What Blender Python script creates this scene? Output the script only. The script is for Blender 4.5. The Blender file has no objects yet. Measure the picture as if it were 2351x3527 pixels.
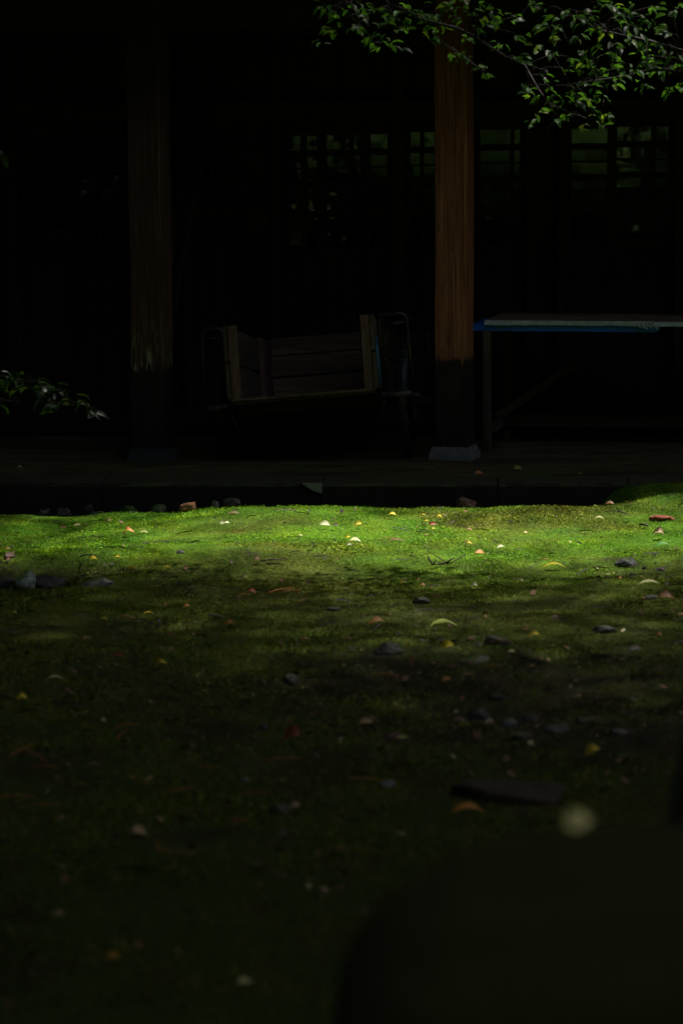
import bpy, math, random
import numpy as np
from mathutils import Vector, Matrix, Euler, noise as mnoise

random.seed(7)
rng = np.random.default_rng(7)
scn = bpy.context.scene
col = scn.collection
R = math.radians

# ------------------------------------------------------------------ camera
FPX = 9797.0                      # focal length in source pixels (3527 px = 36 mm, 100 mm lens)
PITCH = math.atan(1298.5 / FPX)
CAMZ = 1.75
cam = bpy.data.cameras.new("camera")
cam_o = bpy.data.objects.new("camera", cam)
col.objects.link(cam_o)
cam.sensor_fit = 'VERTICAL'
cam.sensor_height = 36.0
cam.lens = 100.0
cam.clip_start = 0.1
cam.clip_end = 500
CAM_R = Matrix.Rotation(math.pi / 2 - PITCH, 4, 'X') @ Matrix.Rotation(-0.006, 4, 'Z')
cam_o.matrix_world = Matrix.Translation((0, 0, CAMZ)) @ CAM_R
cam.dof.use_dof = True
cam.dof.focus_distance = 14.0
cam.dof.aperture_fstop = 2.8
scn.camera = cam_o

# ------------------------------------------------------------------ sky and sun
SUN = Vector((0.36, 0.15, 0.92)).normalized()      # towards the sun
sun_el = math.asin(SUN.z)
world = bpy.data.worlds.new("World")
scn.world = world
world.use_nodes = True
wn = world.node_tree
wn.nodes.clear()
sky = wn.nodes.new('ShaderNodeTexSky')
sky.sky_type = 'NISHITA'
sky.sun_disc = False
sky.sun_elevation = sun_el
sky.dust_density = 4.0
sky.ozone_density = 0.6
sky.sun_rotation = math.atan2(SUN.x, SUN.y)
bg = wn.nodes.new('ShaderNodeBackground')
bg.inputs['Strength'].default_value = 0.15
wo = wn.nodes.new('ShaderNodeOutputWorld')
wn.links.new(sky.outputs[0], bg.inputs[0])
wn.links.new(bg.outputs[0], wo.inputs[0])
sl = bpy.data.lights.new("sun", 'SUN')
sl.energy = 4.0
sl.angle = R(0.53)
sl.color = (1.0, 0.95, 0.86)
sun_o = bpy.data.objects.new("sun", sl)
sun_o.rotation_euler = SUN.to_track_quat('Z', 'Y').to_euler()
sun_o.location = (6, 12, 20)
col.objects.link(sun_o)
scn.view_settings.view_transform = 'Standard'
scn.view_settings.look = 'None'
scn.view_settings.gamma = 1
scn.view_settings.use_curve_mapping = False
scn.view_settings.exposure = 1.5
scn.cycles.max_bounces = 8
scn.cycles.diffuse_bounces = 4
scn.cycles.transparent_max_bounces = 12
scn.cycles.sample_clamp_indirect = 3.0

# ------------------------------------------------------------------ pixel -> place (1568 x 2352 view of the photograph)
S = 2351.0 / 1568.0
CR3 = CAM_R.to_3x3()
def ray(px, py):
    return CR3 @ Vector(((px * S - 1175.5) / FPX, -(py * S - 1763.5) / FPX, -1.0))
def at_y(px, py, Y):
    d = ray(px, py)
    return Vector((0, 0, CAMZ)) + d * (Y / d.y)
def at_z(px, py, Z):
    d = ray(px, py)
    return Vector((0, 0, CAMZ)) + d * ((Z - CAMZ) / d.z)

# ------------------------------------------------------------------ noise on arrays
_perm = rng.random((256, 256))
def vnoise(x, y, s, ox=0.0, oy=0.0):
    x = np.asarray(x, float) / s + ox + 1000.0
    y = np.asarray(y, float) / s + oy + 1000.0
    xi = np.floor(x).astype(int); yi = np.floor(y).astype(int)
    fx = x - xi; fy = y - yi
    fx = fx * fx * (3 - 2 * fx); fy = fy * fy * (3 - 2 * fy)
    a = _perm[xi & 255, yi & 255]; b = _perm[(xi + 1) & 255, yi & 255]
    c = _perm[xi & 255, (yi + 1) & 255]; d = _perm[(xi + 1) & 255, (yi + 1) & 255]
    return (a * (1 - fx) + b * fx) * (1 - fy) + (c * (1 - fx) + d * fx) * fy
def sstep(a, b, v):
    t = np.clip((np.asarray(v, float) - a) / (b - a), 0, 1)
    return t * t * (3 - 2 * t)
def gauss(x, y, cx, cy, rx, ry):
    return np.exp(-((x - cx) / rx) ** 2 - ((y - cy) / ry) ** 2)

EDGE_Y = 14.32     # front edge of the stone platform
def edge_y(x):
    return EDGE_Y - 0.05 * np.asarray(x, float)
def ground_h(x, y):
    x = np.asarray(x, float); y = np.asarray(y, float)
    z = -0.125 + 0 * x
    z += 0.045 * sstep(12.4, 13.7, y) * (1 - sstep(-0.1, -1.5, x))
    z -= 0.012 * sstep(-0.3, -1.6, x)
    # gentle mounds
    z += 0.055 * (vnoise(x, y, 1.1) - .5) + 0.03 * (vnoise(x, y, .45, 7, 3) - .5)
    z += 0.014 * (vnoise(x, y, .16, 3, 9) - .5) + 0.007 * (vnoise(x, y, .06, 13, 5) - .5)
    z += 0.035 * gauss(x, y, -0.35, 12.75, .75, .35)
    z -= 0.03 * gauss(x, y, 0.35, 12.2, 1.1, .25)
    z -= 0.10 * gauss(x, y, -1.30, 12.25, .38, .17)
    z -= 0.06 * gauss(x, y, -1.62, 13.0, .26, .10)
    z -= 0.05 * gauss(x, y, 0.75, 9.3, .5, .35)
    # gutter in front of the kerb
    ey = edge_y(x)
    wob = 0.05 * (vnoise(x, y * 0, .3, 5, 1) - .5)
    gut = sstep(-0.30, -0.18, y - ey + wob) * (1 - sstep(1.22, 1.42, x + 0.6 * (y - ey)))
    z -= (0.11 + .03 * sstep(0, -1, x)) * gut
    # moss bank creeping up over the kerb at the right
    bank = sstep(1.15, 1.62, x + 0.25 * (y - ey)) * sstep(-0.75, -0.08, y - ey)
    z += 0.10 * bank
    far = sstep(2.6, 4.5, np.abs(x))
    z = z * (1 - far) + far * (-0.10 + 0.12 * (vnoise(x, y, 3.0) - .5))
    z = np.where(y > ey - 0.02, np.minimum(z, -0.02), z)
    z = np.where(y > ey + 0.15, -0.25, z)
    return z
def gz(x, y):
    return float(ground_h(x, y))
def on_ground(px, py):
    z = -0.12
    for _ in range(12):
        p = at_z(px, py, z)
        z = 0.5 * z + 0.5 * gz(p.x, p.y)
    p = at_z(px, py, z)
    return Vector((p.x, p.y, gz(p.x, p.y)))

# ------------------------------------------------------------------ object helpers
def link(o, parent=None):
    col.objects.link(o)
    if parent is not None:
        o.parent = parent
    return o
def tag(o, label, cat, group=None):
    o['label'] = label; o['category'] = cat
    if group: o['group'] = group
    return o
def empty(name, loc=(0, 0, 0), rot=(0, 0, 0)):
    o = bpy.data.objects.new(name, None)
    o.location = loc; o.rotation_euler = rot
    o.empty_display_size = 0.1
    col.objects.link(o)
    return o

class MB:
    def __init__(self): self.v = []; self.f = []
    def add(self, vs, fs):
        n = len(self.v)
        self.v += [tuple(p) for p in vs]
        self.f += [tuple(i + n for i in f) for f in fs]
        return self
    def box(self, c, s, rot=None, jit=0.0):
        c = Vector(c); hx, hy, hz = s[0] / 2, s[1] / 2, s[2] / 2
        b = min(hx, hy, hz) * 0.12
        vs = []
        for sx in (-1, 1):
            for sy in (-1, 1):
                for sz in (-1, 1):
                    for k in range(3):
                        p = Vector((sx * (hx - (b if k != 0 else 0)), sy * (hy - (b if k != 1 else 0)), sz * (hz - (b if k != 2 else 0))))
                        if jit: p += Vector([random.uniform(-jit, jit) for _ in range(3)])
                        if rot is not None: p = rot @ p
                        vs.append(c + p)
        def ix(sx, sy, sz, k): return (((sx > 0) * 4 + (sy > 0) * 2 + (sz > 0)) * 3) + k
        fs = []
        for s_ in (-1, 1):
            q = [ix(s_, -1, -1, 0), ix(s_, 1, -1, 0), ix(s_, 1, 1, 0), ix(s_, -1, 1, 0)]; fs.append(q if s_ > 0 else q[::-1])
            q = [ix(-1, s_, -1, 1), ix(-1, s_, 1, 1), ix(1, s_, 1, 1), ix(1, s_, -1, 1)]; fs.append(q if s_ > 0 else q[::-1])
            q = [ix(-1, -1, s_, 2), ix(1, -1, s_, 2), ix(1, 1, s_, 2), ix(-1, 1, s_, 2)]; fs.append(q if s_ > 0 else q[::-1])
        for a in (-1, 1):
            for b_ in (-1, 1):
                fs.append([ix(a, b_, -1, 0), ix(a, b_, 1, 0), ix(a, b_, 1, 1), ix(a, b_, -1, 1)])
                fs.append([ix(a, -1, b_, 0), ix(a, 1, b_, 0), ix(a, 1, b_, 2), ix(a, -1, b_, 2)])
                fs.append([ix(-1, a, b_, 1), ix(1, a, b_, 1), ix(1, a, b_, 2), ix(-1, a, b_, 2)])
        for sx in (-1, 1):
            for sy in (-1, 1):
                for sz in (-1, 1):
                    fs.append([ix(sx, sy, sz, 0), ix(sx, sy, sz, 1), ix(sx, sy, sz, 2)])
        return self.add(vs, fs)
    def tube(self, pts, rad, n=8):
        pts = [Vector(p) for p in pts]
        if not hasattr(rad, '__len__'): rad = [rad] * len(pts)
        vs = []; fs = []
        up = Vector((0.13, 0.27, 0.95))
        for i, p in enumerate(pts):
            t = (pts[min(i + 1, len(pts) - 1)] - pts[max(i - 1, 0)])
            t = t.normalized() if t.length > 1e-9 else Vector((0, 0, 1))
            a = t.cross(up)
            if a.length < .1: a = t.cross(Vector((1, 0, 0)))
            a.normalize(); b = t.cross(a)
            for k in range(n):
                an = 2 * math.pi * k / n
                vs.append(p + (a * math.cos(an) + b * math.sin(an)) * rad[i])
        for i in range(len(pts) - 1):
            for k in range(n):
                k2 = (k + 1) % n
                fs.append((i * n + k, i * n + k2, (i + 1) * n + k2, (i + 1) * n + k))
        fs.append(tuple(range(n))[::-1]); fs.append(tuple((len(pts) - 1) * n + k for k in range(n)))
        return self.add(vs, fs)
    def mesh(self, name, mat, smooth=False):
        me = bpy.data.meshes.new(name)
        me.from_pydata(self.v, [], self.f)
        me.materials.append(mat)
        if smooth: me.shade_smooth()
        me.update()
        return me
    def build(self, name, mat, parent=None, smooth=False):
        return link(bpy.data.objects.new(name, self.mesh(name, mat, smooth)), parent)

def fast_mesh(name, verts, faces_n, loops, mat, attrs=None, smooth=False):
    me = bpy.data.meshes.new(name)
    me.vertices.add(len(verts)); me.vertices.foreach_set('co', np.asarray(verts, np.float32).ravel())
    nf = len(loops) // faces_n
    me.loops.add(len(loops)); me.loops.foreach_set('vertex_index', np.asarray(loops, np.int32))
    me.polygons.add(nf)
    me.polygons.foreach_set('loop_start', np.arange(0, len(loops), faces_n, dtype=np.int32))
    me.materials.append(mat)
    me.update(calc_edges=True)
    me.validate()
    if attrs:
        for k, v in attrs.items():
            a = me.attributes.new(k, 'FLOAT', 'FACE'); a.data.foreach_set('value', np.asarray(v, np.float32))
    if smooth: me.shade_smooth()
    return me

# ------------------------------------------------------------------ materials
def newmat(name):
    m = bpy.data.materials.new(name); m.use_nodes = True
    nt = m.node_tree
    return m, nt, nt.nodes['Principled BSDF'], nt.nodes['Material Output']
def N(nt, t, **k):
    n = nt.nodes.new(t)
    for a, b in k.items():
        if a.startswith('i_'): n.inputs[a[2:].replace('_', ' ')].default_value = b
        else: setattr(n, a, b)
    return n
def ramp(nt, fac, stops):
    r = nt.nodes.new('ShaderNodeValToRGB')
    e = r.color_ramp.elements
    while len(e) > 1: e.remove(e[-1])
    e[0].position = stops[0][0]; e[0].color = (*stops[0][1], 1)
    for p, c in stops[1:]:
        x = e.new(p); x.color = (*c, 1)
    nt.links.new(fac, r.inputs[0])
    return r.outputs[0]
def mix(nt, fac, a, b):
    m = nt.nodes.new('ShaderNodeMix'); m.data_type = 'RGBA'
    if isinstance(fac, float): m.inputs[0].default_value = fac
    else: nt.links.new(fac, m.inputs[0])
    for i, v in ((6, a), (7, b)):
        if isinstance(v, tuple): m.inputs[i].default_value = (*v, 1)
        else: nt.links.new(v, m.inputs[i])
    return m.outputs[2]
def noise_fac(nt, scale, detail=4, rough=.6, stretch=None, coord='Object', off=0):
    tc = nt.nodes.new('ShaderNodeTexCoord')
    mp = nt.nodes.new('ShaderNodeMapping')
    if stretch: mp.inputs['Scale'].default_value = stretch
    mp.inputs['Location'].default_value = (off, off * .7, off * 1.3)
    nt.links.new(tc.outputs[coord], mp.inputs[0])
    n = nt.nodes.new('ShaderNodeTexNoise')
    n.inputs['Scale'].default_value = scale; n.inputs['Detail'].default_value = detail
    n.inputs['Roughness'].default_value = rough
    nt.links.new(mp.outputs[0], n.inputs[0])
    return n.outputs[0]
def bump(nt, bs, h, strength=.5, dist=.01):
    b = nt.nodes.new('ShaderNodeBump')
    b.inputs['Strength'].default_value = strength; b.inputs['Distance'].default_value = dist
    nt.links.new(h, b.inputs['Height']); nt.links.new(b.outputs[0], bs.inputs['Normal'])

def wood(name, dark, light, stretch, rough=.75, scale=9, bstr=.6, spec=.25):
    m, nt, bs, _ = newmat(name)
    g = noise_fac(nt, scale, 6, .65, stretch)
    g2 = noise_fac(nt, scale * .25, 3, .6, tuple(s * .8 for s in stretch), off=4)
    c = ramp(nt, g, [(.3, dark), (.68, light)])
    c2 = mix(nt, ramp(nt, g2, [(.35, (0, 0, 0)), (.65, (1, 1, 1))]), c, tuple(d * .6 for d in dark))
    nt.links.new(mix(nt, .55, c, c2), bs.inputs['Base Color'])
    bs.inputs['Roughness'].default_value = rough
    bs.inputs['Specular IOR Level'].default_value = spec
    bump(nt, bs, g, bstr, .004)
    return m
V = (6, 6, .35); HX = (.35, 6, 6); HY = (6, .35, 6)
M_wall = wood('old_dark_wood', (.018, .012, .009), (.05, .034, .026), V)
M_wallh = wood('old_dark_wood_horizontal', (.018, .012, .009), (.05, .034, .026), HX)
M_red = wood('reddish_dark_wood', (.03, .012, .009), (.085, .032, .024), V)
M_cart = wood('weathered_cart_wood', (.10, .05, .03), (.27, .16, .11), V, .8)
M_carty = wood('weathered_cart_boards', (.06, .038, .024), (.17, .12, .085), HY, .8)
M_cartx = wood('weathered_cart_boards_cross', (.09, .052, .03), (.23, .15, .095), HX, .8)
M_bench = wood('bench_wood', (.05, .034, .02), (.15, .11, .07), V, .85)
M_benchh = wood('bench_wood_long', (.05, .036, .022), (.13, .10, .065), HX, .85)
M_top = wood('worn_tabletop', (.11, .065, .035), (.34, .23, .14), (.5, 3, 3), .85, 6)

def pillar_mat(name, jag_z, pale, seed, cols, dull):
    m, nt, bs, _ = newmat(name)
    g = noise_fac(nt, 9, 7, .7, (7, 7, .28), off=seed)
    up = ramp(nt, g, [(.28, cols[0]), (.5, cols[1]), (.72, cols[2])])
    big = noise_fac(nt, 2.2, 3, .6, (1, 1, .6), off=seed + 2)
    up = mix(nt, ramp(nt, big, [(.4, (0, 0, 0)), (.7, (.6, .6, .6))]), up, dull)
    ck = noise_fac(nt, 15, 3, .6, (4.5, 4.5, .07), off=seed + 12)
    up = mix(nt, ramp(nt, ck, [(.475, (0, 0, 0)), (.495, (.85, .85, .85)), (.505, (.85, .85, .85)), (.525, (0, 0, 0))]), up, (.035, .016, .009))
    st = noise_fac(nt, 7, 6, .75, (1.2, 1.2, .5), off=seed + 15)
    up = mix(nt, ramp(nt, st, [(.5, (0, 0, 0)), (.72, (.7, .7, .7))]), up, tuple(q * .45 for q in cols[1]))
    lo = ramp(nt, g, [(.3, (.016, .011, .010)), (.7, (.05, .034, .028))])
    tc = N(nt, 'ShaderNodeTexCoord'); sep = N(nt, 'ShaderNodeSeparateXYZ')
    nt.links.new(tc.outputs['Object'], sep.inputs[0])
    jg = noise_fac(nt, 16, 5, .75, (3.5, 3.5, .12), off=seed + 5)
    ma = N(nt, 'ShaderNodeMath', operation='MULTIPLY_ADD')
    nt.links.new(jg, ma.inputs[0]); ma.inputs[1].default_value = -.22
    nt.links.new(sep.outputs[2], ma.inputs[2])
    mr = N(nt, 'ShaderNodeMapRange')
    nt.links.new(ma.outputs[0], mr.inputs[0])
    mr.inputs[1].default_value = jag_z - .11 - .006; mr.inputs[2].default_value = jag_z - .11 + .006
    # pale weathered fibres just above the joint
    pr = N(nt, 'ShaderNodeMapRange'); nt.links.new(ma.outputs[0], pr.inputs[0])
    pr.inputs[1].default_value = jag_z + .16; pr.inputs[2].default_value = jag_z - .12
    fb = noise_fac(nt, 14, 3, .6, (5, 5, .5), off=seed + 9)
    fbr = ramp(nt, fb, [(.5, (0, 0, 0)), (.62, (1, 1, 1))])
    pm = N(nt, 'ShaderNodeMath', operation='MULTIPLY'); nt.links.new(pr.outputs[0], pm.inputs[0]); nt.links.new(fbr, pm.inputs[1])
    pm2 = N(nt, 'ShaderNodeMath', operation='MULTIPLY'); nt.links.new(pm.outputs[0], pm2.inputs[0]); pm2.inputs[1].default_value = pale
    up = mix(nt, pm2.outputs[0], up, (.42, .34, .20))
    ag = N(nt, 'ShaderNodeMapRange'); nt.links.new(sep.outputs[2], ag.inputs[0])  # eave shade painted in: wood colour gets duller and darker towards the top
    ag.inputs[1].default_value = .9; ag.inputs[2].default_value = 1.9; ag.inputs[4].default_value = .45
    top_shade_n = N(nt, 'ShaderNodeMath', operation='MULTIPLY'); nt.links.new(ag.outputs[0], top_shade_n.inputs[0])
    nt.links.new(ramp(nt, big, [(.2, (.6, .6, .6)), (.7, (1, 1, 1))]), top_shade_n.inputs[1])
    up = mix(nt, top_shade_n.outputs[0], up, tuple(q * .6 for q in dull))
    nt.links.new(mix(nt, mr.outputs[0], lo, up), bs.inputs['Base Color'])
    bs.inputs['Roughness'].default_value = .8; bs.inputs['Specular IOR Level'].default_value = .2
    bump(nt, bs, g, .8, .005)
    return m

def stone(name, c0, c1, moss=0.0, rough=.85, scale=14, mossc=(.05, .10, .018)):
    m, nt, bs, _ = newmat(name)
    g = noise_fac(nt, scale, 8, .7)
    c = ramp(nt, g, [(.3, c0), (.7, c1)])
    sp = noise_fac(nt, scale * 9, 2, .6)
    c = mix(nt, ramp(nt, sp, [(.45, (0, 0, 0)), (.75, (.5, .5, .5))]), c, tuple(min(1, x * 1.8) for x in c1))
    if moss:
        ge = N(nt, 'ShaderNodeNewGeometry'); sp2 = N(nt, 'ShaderNodeSeparateXYZ')
        nt.links.new(ge.outputs['Normal'], sp2.inputs[0])
        ad = N(nt, 'ShaderNodeMath', operation='ADD'); nt.links.new(sp2.outputs[2], ad.inputs[0])
        mn = noise_fac(nt, scale * .4, 5, .65, off=3); nt.links.new(mn, ad.inputs[1])
        f = ramp(nt, ad.outputs[0], [(max(0, 1.35 - moss) / 1.6, (0, 0, 0)), (min(1, max(0, 1.35 - moss) / 1.6 + .12), (1, 1, 1))])
        # ramp works on 0..1, so scale the sum first
        dv = N(nt, 'ShaderNodeMath', operation='DIVIDE'); nt.links.new(ad.outputs[0], dv.inputs[0]); dv.inputs[1].default_value = 1.6
        nt.links.new(dv.outputs[0], f.node.inputs[0])
        c = mix(nt, f, c, mossc)
    nt.links.new(c, bs.inputs['Base Color'])
    bs.inputs['Roughness'].default_value = rough; bs.inputs['Specular IOR Level'].default_value = .35
    bump(nt, bs, g, .7, .01)
    return m
M_sgrey = stone('grey_stone', (.055, .056, .058), (.19, .195, .20), rough=.7, moss=.25, mossc=(.05, .08, .015))
M_sdark = stone('dark_stone', (.016, .016, .016), (.06, .06, .06), rough=.6, moss=.2, mossc=(.04, .06, .012))
M_sbrown = stone('orange_brown_stone', (.12, .05, .025), (.33, .16, .08))
M_spink = stone('pinkish_stone', (.07, .04, .035), (.19, .12, .10))
M_spale = stone('lichened_stone', (.10, .13, .115), (.38, .46, .41), moss=.3)
M_smoss = stone('mossy_stone', (.08, .085, .08), (.22, .23, .21), moss=.75)
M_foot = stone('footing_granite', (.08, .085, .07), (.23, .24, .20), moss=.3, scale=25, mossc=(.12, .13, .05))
M_footd = stone('shaded_footing_granite', (.02, .021, .018), (.055, .055, .05), moss=.22, scale=25, mossc=(.04, .045, .02))  # darker copy of the granite for the left footing, its shade painted in
M_kerb = stone('kerb_granite', (.010, .010, .008), (.030, .030, .024), moss=.45, scale=18, mossc=(.06, .062, .03))
M_chip = stone('fresh_granite_chip', (.16, .17, .14), (.32, .33, .28), scale=30)
M_block = stone('old_cut_stone', (.014, .010, .006), (.05, .038, .026), scale=8)
M_fore = stone('foreground_mossy_rock', (.006, .006, .003), (.055, .055, .026), moss=.8, scale=5, mossc=(.032, .036, .012), rough=1)
M_fore.node_tree.nodes['Principled BSDF'].inputs['Specular IOR Level'].default_value = .1

# platform: bare trodden earth over stone, moss patches
def platform_mat():
    m, nt, bs, _ = newmat('packed_earth')
    g = noise_fac(nt, 5, 8, .7, (1, 2.2, 1))
    c = ramp(nt, g, [(.3, (.030, .024, .012)), (.7, (.20, .155, .075))])
    mo = noise_fac(nt, 2.1, 6, .7, (1, 2.5, 1), off=11)
    c = mix(nt, ramp(nt, mo, [(.52, (0, 0, 0)), (.64, (1, 1, 1))]), c, (.075, .125, .018))
    dn = noise_fac(nt, 1.3, 4, .6, (.8, 2.5, 1), off=21)
    c = mix(nt, ramp(nt, dn, [(.45, (0, 0, 0)), (.62, (.7, .7, .7))]), c, (.03, .024, .016))
    nt.links.new(c, bs.inputs['Base Color']); bs.inputs['Roughness'].default_value = .95
    bs.inputs['Specular IOR Level'].default_value = .15
    bump(nt, bs, noise_fac(nt, 60, 5, .7), .8, .008)
    return m
M_plat = platform_mat()

def moss_color(nt, rnd=True):
    big = noise_fac(nt, .9, 5, .62, off=2, stretch=(1, 1.3, 1))
    mid = noise_fac(nt, 3.4, 5, .7, off=8)
    a = ramp(nt, mid, [(.3, (.07, .24, .006)), (.5, (.15, .33, .009)), (.72, (.25, .39, .012))])
    br = ramp(nt, mid, [(.3, (.09, .15, .012)), (.7, (.22, .21, .025))])
    c = mix(nt, ramp(nt, big, [(.46, (0, 0, 0)), (.62, (.85, .85, .85))]), a, br)
    tcy = N(nt, 'ShaderNodeTexCoord'); spy = N(nt, 'ShaderNodeSeparateXYZ'); nt.links.new(tcy.outputs['Object'], spy.inputs[0])
    wy = N(nt, 'ShaderNodeMath', operation='MULTIPLY_ADD'); nt.links.new(mid, wy.inputs[0]); wy.inputs[1].default_value = 2.2; nt.links.new(spy.outputs[1], wy.inputs[2])
    my = N(nt, 'ShaderNodeMapRange'); nt.links.new(wy.outputs[0], my.inputs[0]); my.inputs[1].default_value = 13.9; my.inputs[2].default_value = 12.9; my.inputs[4].default_value = .75
    c = mix(nt, my.outputs[0], c, (.12, .135, .02))
    if rnd:
        at = N(nt, 'ShaderNodeAttribute', attribute_name='rnd')
        c2 = ramp(nt, at.outputs['Fac'], [(0, (.35, .42, .2)), (.45, (1.0, 1.03, .9)), (.85, (1.45, 1.4, 1.1)), (.94, (1.9, 1.8, 2.0)), (.945, (1.6, .75, .5)), (1, (1.0, .55, .4))])
        mm = N(nt, 'ShaderNodeMix', data_type='RGBA', blend_type='MULTIPLY'); mm.inputs[0].default_value = 1
        nt.links.new(c, mm.inputs[6]); nt.links.new(c2, mm.inputs[7]); c = mm.outputs[2]
    return c
def ground_mat():
    m, nt, bs, _ = newmat('moss_ground')
    c = moss_color(nt, False)
    fi = noise_fac(nt, 55, 6, .75, off=1)
    sc = ramp(nt, fi, [(.35, (.12, .14, .1)), (.62, (.8, .8, .7))])
    mm = N(nt, 'ShaderNodeMix', data_type='RGBA', blend_type='MULTIPLY'); mm.inputs[0].default_value = 1
    nt.links.new(c, mm.inputs[6]); nt.links.new(sc, mm.inputs[7])
    so = noise_fac(nt, 1.6, 6, .7, off=31)
    c3 = mix(nt, ramp(nt, so, [(.60, (0, 0, 0)), (.68, (.85, .85, .85))]), mm.outputs[2], (.03, .022, .014))
    sat = N(nt, 'ShaderNodeAttribute', attribute_name='soil')
    soilc = ramp(nt, fi, [(.35, (.008, .006, .004)), (.7, (.045, .032, .020))])
    c3 = mix(nt, sat.outputs['Fac'], c3, soilc)
    nt.links.new(c3, bs.inputs['Base Color']); bs.inputs['Roughness'].default_value = .9
    bs.inputs['Specular IOR Level'].default_value = .2
    bump(nt, bs, fi, 1.0, .02)
    return m
def tuft_mat():
    m, nt, bs, out = newmat('moss_blades')
    c = moss_color(nt, True)
    nt.links.new(c, bs.inputs['Base Color']); bs.inputs['Roughness'].default_value = .6
    bs.inputs['Specular IOR Level'].default_value = .2
    tr = N(nt, 'ShaderNodeBsdfTranslucent'); nt.links.new(c, tr.inputs[0])
    ms = N(nt, 'ShaderNodeMixShader'); ms.inputs[0].default_value = .3
    nt.links.new(bs.outputs[0], ms.inputs[1]); nt.links.new(tr.outputs[0], ms.inputs[2]); nt.links.new(ms.outputs[0], out.inputs[0])
    return m
M_ground = ground_mat(); M_tuft = tuft_mat()

def leaf_mat(name, colr, back=None, rough=.38, spec=.5, tl=.4, var=.35):
    m, nt, bs, out = newmat(name)
    g = noise_fac(nt, 30, 4, .6)
    c = ramp(nt, g, [(.3, tuple(x * (1 - var) for x in colr)), (.7, tuple(min(1, x * (1 + var)) for x in colr))])
    oi = N(nt, 'ShaderNodeObjectInfo')
    vv = ramp(nt, oi.outputs['Random'], [(0, (.6, .65, .6)), (1, (1.2, 1.15, 1.1))])
    mm = N(nt, 'ShaderNodeMix', data_type='RGBA', blend_type='MULTIPLY'); mm.inputs[0].default_value = 1
    nt.links.new(c, mm.inputs[6]); nt.links.new(vv, mm.inputs[7]); c = mm.outputs[2]
    nt.links.new(c, bs.inputs['Base Color']); bs.inputs['Roughness'].default_value = rough
    bs.inputs['Specular IOR Level'].default_value = spec
    tr = N(nt, 'ShaderNodeBsdfTranslucent')
    if back: tr.inputs[0].default_value = (*back, 1)
    else: nt.links.new(c, tr.inputs[0])
    ms = N(nt, 'ShaderNodeMixShader'); ms.inputs[0].default_value = tl
    nt.links.new(bs.outputs[0], ms.inputs[1]); nt.links.new(tr.outputs[0], ms.inputs[2]); nt.links.new(ms.outputs[0], out.inputs[0])
    return m
M_leaf = leaf_mat('green_leaf', (.026, .075, .009), (.095, .25, .014), .5, .22, .45)
M_leafy = leaf_mat('yellowing_leaf', (.09, .15, .012), (.22, .34, .02), .48, .35, .42)
M_leafo = leaf_mat('autumn_orange_leaf', (.48, .22, .04), (.8, .4, .06), .5, .4, .4)
M_leafd = leaf_mat('glossy_dark_leaf', (.014, .042, .007), (.045, .12, .010), .45, .35, .32)
M_canopy = leaf_mat('canopy_leaf', (.045, .075, .022), (.055, .095, .025), .6, .2, .3)
M_shrub = leaf_mat('sunlit_shrub_leaf', (.15, .26, .08), (.18, .32, .08), .5, .3, .35)
M_leafg = leaf_mat('shiny_evergreen_leaf', (.014, .042, .008), (.05, .13, .012), .26, .8, .3)
FL = {k: leaf_mat('fallen_leaf_' + k, c, None, .55, .35, .25) for k, c in {
    'yellow': (.92, .62, .035), 'cream': (.88, .80, .48), 'orange': (.62, .27, .07), 'red': (.33, .08, .04),
    'brown': (.22, .12, .06), 'dark': (.06, .035, .025), 'pale': (.85, .74, .36), 'green': (.08, .28, .05),
    'lime': (.50, .58, .14), 'grey': (.22, .20, .17), 'pink': (.60, .40, .25)}.items()}
def simple(name, c, rough=.5, metal=0.0, spec=.5, sc=20, var=.4, bs_=.3):
    m, nt, bs, _ = newmat(name)
    g = noise_fac(nt, sc, 5, .65)
    nt.links.new(ramp(nt, g, [(.3, tuple(x * (1 - var) for x in c)), (.7, tuple(min(1, x * (1 + var)) for x in c))]), bs.inputs['Base Color'])
    bs.inputs['Roughness'].default_value = rough; bs.inputs['Metallic'].default_value = metal
    bs.inputs['Specular IOR Level'].default_value = spec
    bump(nt, bs, g, bs_, .002)
    return m
M_bark = simple('bark', (.022, .017, .014), .85, sc=40)
M_twig = simple('dead_twig', (.03, .022, .018), .8, sc=60)
M_needle = simple('pine_needle', (.45, .16, .04), .6, sc=60)
M_barkred = simple('red_bark', (.30, .085, .05), .9, sc=60, bs_=.9)
M_black = simple('black_rubber', (.025, .025, .027), .45, sc=60, bs_=.6)
M_pipe = simple('black_steel_pipe', (.03, .03, .032), .32, .6, .6, 50)
M_rust = simple('rusty_pipe', (.09, .06, .06), .5, .4, .5, 50)
M_bluep = simple('blue_painted_pipe', (.02, .09, .17), .4, 0, .5, 30)
M_blue = simple('blue_painted_steel', (.010, .15, .55), .38, 0, .5, 14, .2)
M_edge = simple('worn_white_board_edge', (.50, .53, .49), .6, 0, .4, 22, .3, .5)
M_roof = simple('roof_shingle', (.06, .055, .05), .9, sc=12)
M_inner = simple('dark_interior', (.012, .010, .009), .95, sc=6)
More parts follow.
